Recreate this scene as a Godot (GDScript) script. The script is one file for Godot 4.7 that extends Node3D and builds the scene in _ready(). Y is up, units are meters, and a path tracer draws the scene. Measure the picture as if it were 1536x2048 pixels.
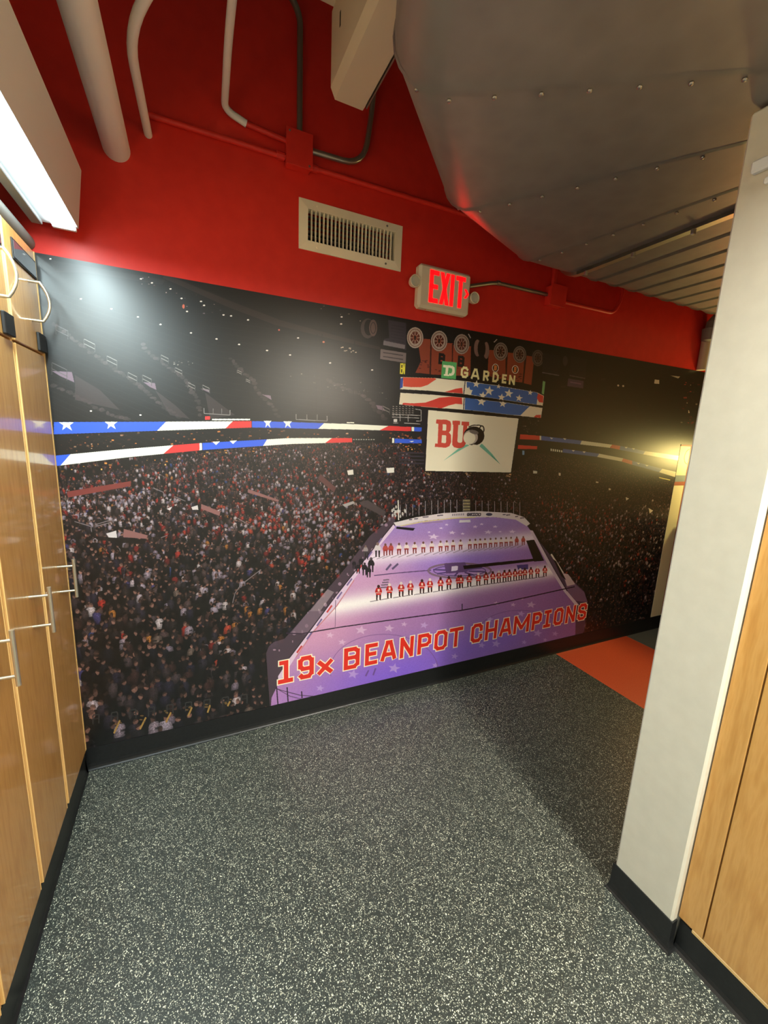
extends Node3D

# ---------------------------------------------------------------- photograph camera
const FOCAL := 821.27853
const EYE := Vector3(0.0, 1.5, 0.0)
const WALL_Z := -1.93
var look := Basis.from_euler(Vector3(-0.18740982, -0.44211442, 0.04433391))
var M := {}
var taken := {}
var rng := RandomNumberGenerator.new()

func _ready() -> void:
	rng.seed = 71
	# camera
	var cam := Camera3D.new()
	cam.name = "camera"
	add_child(cam)
	cam.position = EYE
	cam.basis = look
	cam.fov = 102.53869
	cam.near = 0.02
	cam.far = 60.0
	cam.current = true
	# environment
	var we := WorldEnvironment.new()
	we.name = "environment"
	var env := Environment.new()
	env.background_mode = Environment.BG_COLOR
	env.background_color = Color(0, 0, 0)
	env.tonemap_mode = Environment.TONE_MAPPER_LINEAR
	env.tonemap_exposure = 2.25
	env.sdfgi_enabled = true
	env.ssao_enabled = true
	env.ssil_enabled = true
	we.environment = env
	add_child(we)
	# lamps of the place: the two strips over the lockers; the small lamps are lit in their own builders
	area("strip_glow_lockers", Vector3(-0.3545, 2.125, -0.44), Vector2(0.056, 2.3), Vector3(-PI / 2, 0, 0), Color(0.9, 0.99, 1.0), 2.1)
	area("strip_glow_opposite", Vector3(1.14, 2.125, 0.85), Vector2(0.056, 2.1), Vector3(-PI / 2, 0, 0), Color(0.99, 0.98, 0.93), 3.7)

	materials()
	shell()
	build_mural()
	build_duct()
	lockers_left()
	lockers_right()
	fixtures()
	pipes_and_conduits()
	vent()
	exit_sign()
	corner_things()

# ================================================================ helpers
func area(called: String, at: Vector3, size: Vector2, turn: Vector3, c: Color, energy: float) -> void:
	var l := AreaLight3D.new()
	l.name = called
	l.area_size = size
	l.area_normalize_energy = true
	l.light_color = c
	l.light_energy = energy
	l.area_range = 14.0
	l.area_attenuation = 2.0
	l.shadow_enabled = true
	add_child(l)
	l.position = at
	l.rotation = turn

func numbered(called: String) -> String:
	if not taken.has(called):
		taken[called] = 0
		return called
	taken[called] += 1
	return "%s_%03d" % [called, taken[called]]

func tag(o: Node, label: String, category: String, group := "") -> Node:
	o.set_meta("label", label)
	o.set_meta("category", category)
	if group != "":
		o.set_meta("group", group)
	return o

func thing(called: String, label: String, category: String, at := Vector3.ZERO, group := "") -> Node3D:
	var o := Node3D.new()
	o.name = numbered(called)
	add_child(o)
	o.position = at
	tag(o, label, category, group)
	return o

func new_st() -> SurfaceTool:
	var st := SurfaceTool.new()
	st.begin(Mesh.PRIMITIVE_TRIANGLES)
	return st

func part(called: String, st: SurfaceTool, m: Material, parent: Node) -> MeshInstance3D:
	var o := MeshInstance3D.new()
	o.mesh = st.commit()
	o.material_override = m
	o.name = called
	parent.add_child(o, true)
	return o

func same(called: String, mesh: Mesh, m: Material, parent: Node, at: Vector3) -> MeshInstance3D:
	var o := MeshInstance3D.new()
	o.mesh = mesh
	o.material_override = m
	o.name = called
	parent.add_child(o, true)
	o.position = at
	return o

func solo(called: String, st: SurfaceTool, m: Material, label: String, category: String, group := "") -> MeshInstance3D:
	var o := MeshInstance3D.new()
	o.mesh = st.commit()
	o.material_override = m
	o.name = numbered(called)
	add_child(o)
	tag(o, label, category, group)
	return o

func struct(called: String, st: SurfaceTool, m: Material, label := "", category := "") -> MeshInstance3D:
	var o := MeshInstance3D.new()
	o.mesh = st.commit()
	o.material_override = m
	o.name = numbered(called)
	add_child(o)
	o.set_meta("kind", "structure")
	if label != "":
		o.set_meta("label", label)
		o.set_meta("category", category)
	return o

func tri(st: SurfaceTool, a: Vector3, b: Vector3, c: Vector3, out: Vector3) -> void:
	var n := (b - a).cross(c - a)
	if n.dot(out) < 0.0:
		var k := b
		b = c
		c = k
		n = -n
	n = n.normalized()
	for p in [a, c, b]:
		st.set_normal(n)
		st.add_vertex(p)

func quad(st: SurfaceTool, a: Vector3, b: Vector3, c: Vector3, d: Vector3, out: Vector3) -> void:
	tri(st, a, b, c, out)
	tri(st, a, c, d, out)

func bx(st: SurfaceTool, lo: Vector3, hi: Vector3) -> void:
	var c := (lo + hi) * 0.5
	var h := (hi - lo) * 0.5
	for ax in 3:
		for s in [-1.0, 1.0]:
			var n := Vector3.ZERO
			n[ax] = s
			var u := Vector3.ZERO
			var v := Vector3.ZERO
			u[(ax + 1) % 3] = h[(ax + 1) % 3]
			v[(ax + 2) % 3] = h[(ax + 2) % 3]
			var m := c + n * h[ax]
			quad(st, m - u - v, m + u - v, m + u + v, m - u + v, n)

func cbx(st: SurfaceTool, lo: Vector3, hi: Vector3, r: float) -> void:
	# box with chamfered edges
	var c := (lo + hi) * 0.5
	var h := (hi - lo) * 0.5
	for ax in 3:
		var i := (ax + 1) % 3
		var j := (ax + 2) % 3
		for s in [-1.0, 1.0]:
			var q := []
			for e in [[-1, -1], [1, -1], [1, 1], [-1, 1]]:
				var p := c
				p[ax] += s * h[ax]
				p[i] += e[0] * (h[i] - r)
				p[j] += e[1] * (h[j] - r)
				q.append(p)
			var n := Vector3.ZERO
			n[ax] = s
			quad(st, q[0], q[1], q[2], q[3], n)
		for e in [[-1, -1], [1, -1], [1, 1], [-1, 1]]:
			var q := []
			for k in [[0, -1], [0, 1], [1, 1], [1, -1]]:
				var p := c
				p[ax] += k[1] * (h[ax] - r)
				p[i] += e[0] * (h[i] - (r if k[0] else 0.0))
				p[j] += e[1] * (h[j] - (0.0 if k[0] else r))
				q.append(p)
			var n := Vector3.ZERO
			n[i] = e[0]
			n[j] = e[1]
			quad(st, q[0], q[1], q[2], q[3], n)
	for sx in [-1, 1]:
		for sy in [-1, 1]:
			for sz in [-1, 1]:
				var s := Vector3(sx, sy, sz)
				var q := []
				for ax in 3:
					var p := c + s * (h - Vector3(r, r, r))
					p[ax] = c[ax] + s[ax] * h[ax]
					q.append(p)
				tri(st, q[0], q[1], q[2], s)

func bend(pts: Array, r: float, steps := 6) -> PackedVector3Array:
	# rounds the corners of a polyline
	var out := PackedVector3Array([pts[0]])
	for k in range(1, pts.size() - 1):
		var p: Vector3 = pts[k]
		var a: Vector3 = pts[k - 1]
		var b: Vector3 = pts[k + 1]
		var q: float = minf(r, minf(p.distance_to(a), p.distance_to(b)) * 0.48)
		var s := p + (a - p).normalized() * q
		var e := p + (b - p).normalized() * q
		for i in steps + 1:
			var t := float(i) / steps
			out.append(s.lerp(p, t).lerp(p.lerp(e, t), t))
	out.append(pts[-1])
	return out

func tube(st: SurfaceTool, path: PackedVector3Array, r: float, seg := 14, caps := true) -> void:
	var rings := []
	var up := Vector3(0.313, 0.83, 0.21).normalized()
	var n0 := Vector3.ZERO
	for k in path.size():
		var d := (path[mini(k + 1, path.size() - 1)] - path[maxi(k - 1, 0)]).normalized()
		if n0 == Vector3.ZERO:
			n0 = d.cross(up).normalized()
		n0 = (n0 - d * n0.dot(d)).normalized()
		var b := d.cross(n0)
		var ring := []
		for i in seg:
			var a := TAU * i / seg
			ring.append([path[k] + (n0 * cos(a) + b * sin(a)) * r, n0 * cos(a) + b * sin(a)])
		rings.append(ring)
	for k in path.size() - 1:
		for i in seg:
			var j := (i + 1) % seg
			smooth_quad(st, rings[k][i], rings[k][j], rings[k + 1][j], rings[k + 1][i])
	if caps:
		for e in [0, path.size() - 1]:
			var d := (path[0] - path[1]) if e == 0 else (path[-1] - path[-2])
			for i in range(1, seg - 1):
				tri(st, rings[e][0][0], rings[e][i][0], rings[e][i + 1][0], d)

func smooth_quad(st: SurfaceTool, a: Array, b: Array, c: Array, d: Array) -> void:
	for t in [[a, b, c], [a, c, d]]:
		var n: Vector3 = (t[1][0] - t[0][0]).cross(t[2][0] - t[0][0])
		var o: Array = [t[0], t[2], t[1]] if n.dot(t[0][1] + t[1][1] + t[2][1]) > 0.0 else t
		for p in o:
			st.set_normal(p[1])
			st.add_vertex(p[0])

func lathe(st: SurfaceTool, at: Vector3, axis: Vector3, prof: Array, seg := 20) -> void:
	# prof: [along axis, radius]
	var u := axis.cross(Vector3(0.31, 0.7, 0.52)).normalized()
	var v := axis.cross(u)
	for k in prof.size() - 1:
		var p: Array = prof[k]
		var q: Array = prof[k + 1]
		for i in seg:
			var r := []
			for e in [[p, i], [p, i + 1], [q, i + 1], [q, i]]:
				var a: float = TAU * e[1] / seg
				r.append(at + axis * e[0][0] + (u * cos(a) + v * sin(a)) * e[0][1])
			var am := TAU * (i + 0.5) / seg
			var radial := u * cos(am) + v * sin(am)
			var out: Vector3 = radial * (q[0] - p[0]) - axis * (q[1] - p[1])
			if out.length() < 1e-9:
				out = radial
			if p[1] < 1e-6:
				tri(st, r[0], r[2], r[3], out)
			elif q[1] < 1e-6:
				tri(st, r[0], r[1], r[2], out)
			else:
				quad(st, r[0], r[1], r[2], r[3], out)

func sweep_profile(st: SurfaceTool, prof: Array, a: Vector3, b: Vector3, out: Vector3) -> void:
	# prof: [distance from the wall along out, height]; an open profile closed against the wall, run from a to b
	var d := (b - a)
	for k in prof.size() - 1:
		var p: Vector3 = out * prof[k][0] + Vector3.UP * prof[k][1]
		var q: Vector3 = out * prof[k + 1][0] + Vector3.UP * prof[k + 1][1]
		var t := q - p
		var n: Vector3 = out * (-t.y) + Vector3.UP * t.dot(out)
		if n.dot(out) < 0.0 or (absf(n.dot(out)) < 1e-6 and n.y < 0.0):
			n = -n
		quad(st, a + p, a + q, b + q, b + p, n)
	for e in [[a, -d], [b, d]]:
		for k in range(1, prof.size() - 1):
			var o: Vector3 = e[0]
			tri(st, o + out * prof[0][0] + Vector3.UP * prof[0][1], o + out * prof[k][0] + Vector3.UP * prof[k][1], o + out * prof[k + 1][0] + Vector3.UP * prof[k + 1][1], e[1])

func mat(c: Color, rough := 0.6, metal := 0.0, spec := 0.5) -> StandardMaterial3D:
	var m := StandardMaterial3D.new()
	m.albedo_color = c
	m.roughness = rough
	m.metallic = metal
	m.metallic_specular = spec
	return m

func rgb(r: float, g: float, b: float) -> Color:
	return Color(r / 255.0, g / 255.0, b / 255.0)

func noise_tex(freq: float, ramp: Array, size := 512, kind := FastNoiseLite.TYPE_SIMPLEX_SMOOTH, oct := 4, sd := 3) -> NoiseTexture2D:
	var n := FastNoiseLite.new()
	n.noise_type = kind
	n.frequency = freq
	n.fractal_octaves = oct
	n.seed = sd
	var g := Gradient.new()
	var off := PackedFloat32Array()
	var col := PackedColorArray()
	for r in ramp:
		off.append(r[0])
		col.append(r[1])
	g.offsets = off
	g.colors = col
	var t := NoiseTexture2D.new()
	t.width = size
	t.height = size
	t.seamless = true
	t.noise = n
	t.color_ramp = g
	return t

func tri_mat(tex: Texture2D, scale: Vector3, rough: float, spec := 0.5, metal := 0.0) -> StandardMaterial3D:
	var m := mat(Color.WHITE, rough, metal, spec)
	m.albedo_texture = tex
	m.uv1_triplanar = true
	m.uv1_world_triplanar = true
	m.uv1_scale = scale
	return m

# ================================================================ materials
func materials() -> void:
	M.red = tri_mat(noise_tex(0.02, [[0.0, rgb(210, 44, 34)], [1.0, rgb(220, 50, 39)]]), Vector3(1.2, 1.2, 1.2), 0.42, 0.45)
	M.white_wall = tri_mat(noise_tex(0.02, [[0.0, rgb(203, 197, 180)], [1.0, rgb(210, 204, 187)]]), Vector3(1.5, 1.5, 1.5), 0.5, 0.45)
	M.ceiling = mat(rgb(150, 146, 142), 0.9)
	M.dark_room = mat(rgb(206, 200, 188), 0.8)
	M.base = tri_mat(noise_tex(0.05, [[0.0, rgb(20, 21, 22)], [1.0, rgb(30, 31, 32)]]), Vector3(2, 2, 2), 0.38, 0.5)
	var grain := noise_tex(0.012, [[0.0, rgb(186, 132, 66)], [0.45, rgb(201, 149, 80)], [0.6, rgb(207, 156, 88)], [1.0, rgb(194, 141, 72)]], 512, FastNoiseLite.TYPE_SIMPLEX_SMOOTH, 5, 9)
	M.wood = tri_mat(grain, Vector3(7.0, 0.7, 7.0), 0.36, 0.5)
	M.wood.clearcoat_enabled = true
	M.wood.clearcoat = 0.9
	M.wood.clearcoat_roughness = 0.1
	M.wood_edge_lit = tri_mat(noise_tex(0.012, [[0.0, rgb(226, 182, 112)], [1.0, rgb(238, 200, 134)]], 256), Vector3(8, 0.8, 8), 0.34, 0.5)  # paler than the doors: the light caught by edges is put into the colour
	M.floor = tri_mat(floor_tex(), Vector3(1.0, 1.0, 1.0), 0.42, 0.5)
	M.orange = tri_mat(noise_tex(0.09, [[0.0, rgb(230, 86, 46)], [0.5, rgb(238, 96, 54)], [1.0, rgb(244, 110, 66)]], 512, FastNoiseLite.TYPE_SIMPLEX, 5), Vector3(2.5, 2.5, 2.5), 0.4, 0.5)
	M.grey_floor = tri_mat(noise_tex(0.2, [[0.0, rgb(100, 102, 92)], [1.0, rgb(124, 126, 114)]]), Vector3(3, 3, 3), 0.4, 0.5)
	M.duct = tri_mat(noise_tex(0.015, [[0.0, rgb(136, 134, 132)], [0.5, rgb(143, 141, 138)], [1.0, rgb(150, 148, 145)]], 512, FastNoiseLite.TYPE_CELLULAR, 2), Vector3(1.5, 1.5, 1.5), 0.42, 0.5, 0.45)
	M.steel = mat(rgb(176, 172, 164), 0.3, 0.9)
	M.dull_steel = mat(rgb(150, 148, 140), 0.42, 0.85)
	M.nickel = mat(rgb(214, 208, 188), 0.28, 0.85)
	M.beige = mat(rgb(206, 194, 172), 0.55)
	M.cream_metal = mat(rgb(240, 230, 204), 0.5)
	M.white_paint = mat(rgb(226, 228, 230), 0.5)
	M.pipe_white = mat(rgb(236, 233, 234), 0.55)
	M.black = mat(rgb(14, 14, 15), 0.5)
	M.gap = mat(rgb(10, 9, 8), 0.9)
	M.grey_plastic = mat(rgb(132, 130, 126), 0.5)
	M.moulding = mat(rgb(104, 98, 90), 0.6)
	M.gloss_plate = mat(rgb(58, 56, 58), 0.06, 0.0, 0.9)
	M.lens = mat(rgb(240, 248, 255), 0.4)
	M.lens.emission_enabled = true
	M.lens.emission = Color(0.88, 0.98, 1.0)
	M.lens.emission_energy_multiplier = 7.0
	M.lens_warm = mat(rgb(255, 246, 226), 0.4)
	M.lens_warm.emission_enabled = true
	M.lens_warm.emission = Color(1.0, 0.95, 0.84)
	M.lens_warm.emission_energy_multiplier = 24.0
	M.globe = mat(rgb(255, 250, 220), 0.4)
	M.globe.emission_enabled = true
	M.globe.emission = Color(1.0, 0.9, 0.56)
	M.globe.emission_energy_multiplier = 3.5
	M.exit_red = mat(rgb(230, 12, 18), 0.5)
	M.exit_red.emission_enabled = true
	M.exit_red.emission = Color(1.0, 0.03, 0.05)
	M.exit_red.emission_energy_multiplier = 1.0
	M.exit_edge = mat(rgb(236, 120, 110), 0.5)
	M.sign_case = mat(rgb(226, 216, 192), 0.5)
	M.clear = mat(Color(0.9, 0.92, 0.86, 0.35), 0.08)
	M.clear.transparency = BaseMaterial3D.TRANSPARENCY_ALPHA

func floor_tex() -> ImageTexture:
	var im := Image.create(2048, 2048, false, Image.FORMAT_RGBA8)
	im.fill(rgb(45, 49, 45))
	var r := RandomNumberGenerator.new()
	r.seed = 5
	for k in 60000:
		var g := r.randf_range(-14, 14)
		blob(im, r, r.randi() % 2048, r.randi() % 2048, r.randi_range(1, 4), rgb(50 + g, 54 + g, 50 + g))
	for k in 62000:
		var q := r.randf()
		var c := rgb(232, 231, 206) if q < 0.5 else (rgb(156, 158, 142) if q < 0.75 else rgb(106, 112, 104))
		blob(im, r, r.randi() % 2048, r.randi() % 2048, 1 + int(r.randf() * r.randf() * 3.0 + 0.35), c)
	var t := ImageTexture.create_from_image(im)
	return t

func blob(im: Image, r: RandomNumberGenerator, x: int, y: int, s: int, c: Color) -> void:
	im.fill_rect(Rect2i(x, y, s + 1, s + 1), c)
	im.fill_rect(Rect2i(x + r.randi_range(-1, 1) * s, y + r.randi_range(-1, 1), s, s), c)
	if s > 1:
		im.fill_rect(Rect2i(x + 1, y + r.randi_range(-1, 1) * s, s, s), c)

# ================================================================ room shell
func shell() -> void:
	var st := new_st()
	bx(st, Vector3(-1.1, -0.06, -2.03), Vector3(2.325, 0, 3.1))
	struct("floor", st, M.floor, "black rubber floor with dense cream flecks", "floor")
	st = new_st()
	bx(st, Vector3(2.325, -0.06, -2.03), Vector3(3.095, 0, 3.1))
	struct("floor", st, M.orange, "orange red floor stripe by the mural wall", "floor")
	st = new_st()
	bx(st, Vector3(3.095, -0.06, -2.03), Vector3(6.6, 0, 3.1))
	struct("floor", st, M.grey_floor, "grey green floor beyond the orange stripe", "floor")
	# mural wall, with the opening of the air vent left out
	st = new_st()
	var v0 := Vector2(0.488, 2.300)
	var v1 := Vector2(0.908, 2.428)
	bx(st, Vector3(-1.1, 0, -2.13), Vector3(v0.x, 3.3, WALL_Z))
	bx(st, Vector3(v1.x, 0, -2.13), Vector3(6.6, 3.3, WALL_Z))
	bx(st, Vector3(v0.x, 0, -2.13), Vector3(v1.x, v0.y, WALL_Z))
	bx(st, Vector3(v0.x, v1.y, -2.13), Vector3(v1.x, 3.3, WALL_Z))
	bx(st, Vector3(v0.x, v0.y, -2.16), Vector3(v1.x, v1.y, -2.13))
	struct("wall_back", st, M.red, "red painted wall above and behind the mural", "wall")
	st = new_st()
	bx(st, Vector3(-1.1, 0, WALL_Z), Vector3(-1.0, 3.3, 3.1))
	struct("wall_left", st, M.dark_room, "plain pale wall behind the row of lockers", "wall")
	st = new_st()
	bx(st, Vector3(-1.0, 0, 3.0), Vector3(6.6, 3.3, 3.1))
	struct("wall_front", st, M.dark_room, "plain pale wall closing the corridor opposite the mural", "wall")
	st = new_st()
	bx(st, Vector3(6.5, 0, WALL_Z), Vector3(6.6, 3.3, 3.0))
	struct("wall_right", st, M.white_wall, "cream wall closing the far passage end", "wall")
	st = new_st()
	bx(st, Vector3(-1.1, 3.3, -2.13), Vector3(6.6, 3.4, 3.1))
	struct("ceiling", st, M.ceiling, "grey ceiling above pipes and duct", "ceiling")
	# wall stub between corridor and passage
	st = new_st()
	cbx(st, Vector3(1.25, 0, -0.685), Vector3(6.5, 2.294, -0.5), 0.006)
	struct("wall_partition", st, M.white_wall, "cream end of the partition wall beside wooden lockers", "wall")
	st = new_st()
	bx(st, Vector3(1.85, 0, -0.5), Vector3(1.95, 3.3, 3.0))
	struct("wall_corridor", st, M.dark_room, "plain pale wall behind the maple cupboard", "wall")
	# rubber cove bases
	var cove := [[0.0, 0.105], [0.004, 0.105], [0.005, 0.03], [0.007, 0.016], [0.010, 0.008], [0.014, 0.003], [0.014, 0.0], [0.0, 0.0]]
	st = new_st()
	sweep_profile(st, cove, Vector3(-0.475, 0, WALL_Z), Vector3(6.5, 0, WALL_Z), Vector3(0, 0, 1))
	struct("baseboard_back", st, M.base, "glossy black rubber base under the mural", "baseboard")
	st = new_st()
	for k in cove.size() - 1:
		var p: Array = cove[k]
		var q: Array = cove[k + 1]
		var pa := wrap_corner(p[0], p[1])
		var qa := wrap_corner(q[0], q[1])
		var outs := [Vector3(0, 0.2, 1), Vector3(-1, 0.2, 0), Vector3(0, 0.2, -1)]
		for i in 3:
			quad(st, pa[i], pa[i + 1], qa[i + 1], qa[i], outs[i])
	struct("baseboard_partition", st, M.base, "black rubber base around the cream partition end", "baseboard")

func wrap_corner(d: float, h: float) -> Array:
	return [Vector3(1.271, h, -0.5 + d), Vector3(1.25 - d, h, -0.5 + d), Vector3(1.25 - d, h, -0.685 - d), Vector3(6.5, h, -0.685 - d)]

# ================================================================ duct
func duct_profile() -> Array:
	var prof := []
	for k in 13:
		var a := PI * k / 12.0
		prof.append([1.32 + 0.125 * sin(a), 2.425 - 0.125 * cos(a), sin(a), -cos(a)])
	for k in 13:
		var a := PI * k / 12.0
		prof.append([0.60 - 0.125 * sin(a), 2.425 + 0.125 * cos(a), -sin(a), cos(a)])
	return prof

func duct_ring(deg: float, k: float, prof: Array, shift := Vector3.ZERO, grow := 0.0) -> Array:
	var t := deg_to_rad(deg)
	var e := Vector3(-cos(t), 0, -sin(t))
	var c := Vector3(1.70, 0, -0.245) + shift
	var out := []
	for p in prof:
		out.append([c + e * ((p[0] + p[2] * grow) * k) + Vector3.UP * (p[1] + p[3] * grow), e * p[2] + Vector3.UP * p[3]])
	return out

func loft(st: SurfaceTool, a: Array, b: Array) -> void:
	for i in a.size():
		var j := (i + 1) % a.size()
		smooth_quad(st, a[i], a[j], b[j], b[i])

func build_duct() -> void:
	var prof := duct_profile()
	var d := thing("air_duct", "large grey sheet metal oval duct curving overhead towards the wall", "air duct")
	var rings := [[0.0, 1.0], [11.25, 1.0196], [33.75, 1.0196], [56.25, 1.0196], [78.75, 1.0196], [90.0, 1.0]]
	var st := new_st()
	loft(st, duct_ring(0, 1, prof, Vector3(0, 0, 3.2)), duct_ring(0, 1, prof))
	part("straight_section", st, M.duct, d)
	for k in rings.size() - 1:
		st = new_st()
		loft(st, duct_ring(rings[k][0], rings[k][1], prof), duct_ring(rings[k + 1][0], rings[k + 1][1], prof))
		part("gore", st, M.duct, d)
	# standing seams between the gores, with their screws
	var screw := SphereMesh.new()
	screw.radius = 0.006
	screw.height = 0.008
	screw.radial_segments = 10
	screw.rings = 5
	for k in range(1, 5):
		var t := deg_to_rad(rings[k][0])
		var e := Vector3(-cos(t), 0, -sin(t))
		var f := Vector3(-e.z, 0, e.x)
		st = new_st()
		var a := duct_ring(rings[k][0], 1.0196, prof, f * 0.007, -0.0005)
		var m := duct_ring(rings[k][0], 1.0196, prof, Vector3.ZERO, 0.004)
		var b := duct_ring(rings[k][0], 1.0196, prof, -f * 0.007, -0.0005)
		loft(st, a, m)
		loft(st, m, b)
		part("seam", st, M.duct, d)
		for i in 7:
			var rho := 0.68 + 0.63 * i / 6.0
			same("screw", screw, M.steel, d, Vector3(1.70, 2.2975, -0.245) + e * rho * 1.0196 + f * 0.018)
		same("screw", screw, M.steel, d, Vector3(1.70, 2.3215, -0.245) + e * 1.388 * 1.0196 + f * 0.012)
	# flange where the ribbed run starts
	st = new_st()
	loft(st, duct_ring(90, 1, prof, Vector3(0.0, 0, 0), 0.014), duct_ring(90, 1, prof, Vector3(0.03, 0, 0), 0.014))
	loft(st, duct_ring(90, 1, prof, Vector3(0.0, 0, 0), 0.0), duct_ring(90, 1, prof, Vector3(0.0, 0, 0), 0.014))
	loft(st, duct_ring(90, 1, prof, Vector3(0.03, 0, 0), 0.014), duct_ring(90, 1, prof, Vector3(0.03, 0, 0), 0.0))
	part("flange", st, M.nickel, d)
	for i in 4:
		st = new_st()
		var zc := -1.52 + 0.23 * i
		cbx(st, Vector3(1.695, 2.268, zc), Vector3(1.712, 2.288, zc + 0.012), 0.002)
		part("clip", st, M.steel, d)
	st = new_st()
	loft(st, duct_ring(90, 1, prof, Vector3(0.03, 0, 0)), duct_ring(90, 1, prof, Vector3(4.78, 0, 0)))
	part("ribbed_section", st, M.duct, d)
	for i in 24:
		st = new_st()
		var x := 0.17 + 0.145 * i
		loft(st, duct_ring(90, 1, prof, Vector3(x, 0, 0)), duct_ring(90, 1, prof, Vector3(x + 0.006, 0, 0), 0.007))
		loft(st, duct_ring(90, 1, prof, Vector3(x + 0.006, 0, 0), 0.007), duct_ring(90, 1, prof, Vector3(x + 0.014, 0, 0)))
		part("rib", st, M.duct, d)

# ================================================================ lockers
func bar_pull(parent: Node, at: Vector3, sx: float) -> void:
	# at: middle of the pull on the door face, sx: outward direction in x
	var st := new_st()
	tube(st, PackedVector3Array([at + Vector3(sx * 0.05, -0.074, 0), at + Vector3(sx * 0.05, 0.074, 0)]), 0.0055, 12)
	for y in [-0.048, 0.048]:
		tube(st, PackedVector3Array([at + Vector3(0, y, 0), at + Vector3(sx * 0.05, y, 0)]), 0.0042, 10)
	part("handle", st, M.nickel, parent)

func arch_pull(parent: Node, at: Vector3, sx: float) -> void:
	var st := new_st()
	var w := 0.0045
	var path := []
	path.append(Vector2(0, -0.06))
	path.append(Vector2(0.026, -0.06))
	for k in 9:
		var a := lerpf(-1.0, 1.0, k / 8.0)
		path.append(Vector2(0.030 + 0.022 * (1.0 - a * a), 0.06 * a))
	path.append(Vector2(0.026, 0.06))
	path.append(Vector2(0, 0.06))
	var pts := PackedVector3Array()
	for p in path:
		pts.append(at + Vector3(sx * p.x, p.y, 0))
	tube(st, pts, w, 10)
	part("handle", st, M.nickel, parent)

func locker(z0: float, z1: float, label: String) -> void:
	var t := thing("wooden_locker", label, "locker", Vector3.ZERO, "tall wooden lockers along the corridor")
	var xf := -0.46
	var st := new_st()
	bx(st, Vector3(-0.96, 0.105, z0 + 0.001), Vector3(xf - 0.02, 2.062, z1 - 0.001))
	part("body", st, M.wood, t)
	st = new_st()
	cbx(st, Vector3(xf - 0.0195, 0.108, z0 + 0.013), Vector3(xf, 1.7195, z1 - 0.013), 0.0025)
	var lower := part("door", st, M.wood, t)
	bar_pull(lower, Vector3(xf, 0.9225, z0 + 0.125), 1.0)
	st = new_st()
	cbx(st, Vector3(xf - 0.0195, 1.7255, z0 + 0.013), Vector3(xf, 2.060, z1 - 0.013), 0.0025)
	var upper := part("door", st, M.wood, t)
	arch_pull(upper, Vector3(xf, 1.88, z0 + 0.105), 1.0)
	for e in [[lower, 0.108, 1.7195], [upper, 1.7255, 2.060]]:
		for w in [[z0 + 0.0098, z0 + 0.0132], [z1 - 0.0132, z1 - 0.0098]]:
			st = new_st()
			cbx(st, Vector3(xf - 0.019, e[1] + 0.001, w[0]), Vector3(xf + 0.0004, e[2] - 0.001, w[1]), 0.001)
			part("edge_banding", st, M.wood_edge_lit, e[0])  # banding coloured lighter to paint in its catch of light
	for w in [[z0 + 0.001, z0 + 0.0085], [z1 - 0.0085, z1 - 0.001]]:
		st = new_st()
		cbx(st, Vector3(xf - 0.0195, 0.106, w[0]), Vector3(xf - 0.006, 2.062, w[1]), 0.001)
		part("stile", st, M.wood, t)
	st = new_st()
	cbx(st, Vector3(xf, 1.966, z0 + 0.02), Vector3(xf + 0.0045, 2.026, z0 + 0.228), 0.0012)
	var holder := part("name_holder", st, M.black, upper)
	st = new_st()
	bx(st, Vector3(xf + 0.0045, 1.972, z0 + 0.026), Vector3(xf + 0.0055, 2.020, z0 + 0.222))
	# the glossy pane of the holder is what mirrors the wall
	part("pane", st, M.gloss_plate, upper)
	holder.set_meta("label", "black name holder frame")
	st = new_st()
	cbx(st, Vector3(xf, 1.729, z0 + 0.010), Vector3(xf + 0.010, 1.789, z0 + 0.080), 0.002)
	part("latch_plate", st, M.black, upper)

func lockers_left() -> void:
	var p := 0.2965
	var words := ["wooden locker directly against the mural", "second wooden locker away from the mural", "third wooden locker away from the mural", "fourth wooden locker away from the mural", "fifth wooden locker away from the mural"]
	for k in 5:
		locker(-1.9225 + p * k, -1.9225 + p * (k + 1), words[k])
	var st := new_st()
	bx(st, Vector3(-0.9, 0.105, -1.93), Vector3(-0.461, 2.062, -1.9225))
	struct("trim_1", st, M.wood_edge_lit, "narrow wooden filler strip between lockers and mural", "trim")
	st = new_st()
	sweep_profile(st, [[0.0, 0.104], [0.003, 0.104], [0.004, 0.02], [0.007, 0.008], [0.012, 0.0], [0.0, 0.0]], Vector3(-0.468, 0, -1.906), Vector3(-0.468, 0, -0.44), Vector3(1, 0, 0))
	struct("baseboard_left", st, M.base, "black rubber kick strip under the lockers beside the mural", "baseboard")
	# rounded grey moulding on top of the lockers
	st = new_st()
	tube(st, PackedVector3Array([Vector3(-0.482, 2.089, -1.925), Vector3(-0.482, 2.089, -0.44)]), 0.026, 18)
	struct("trim_2", st, M.moulding, "rounded grey moulding lying along the locker tops", "trim")

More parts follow.
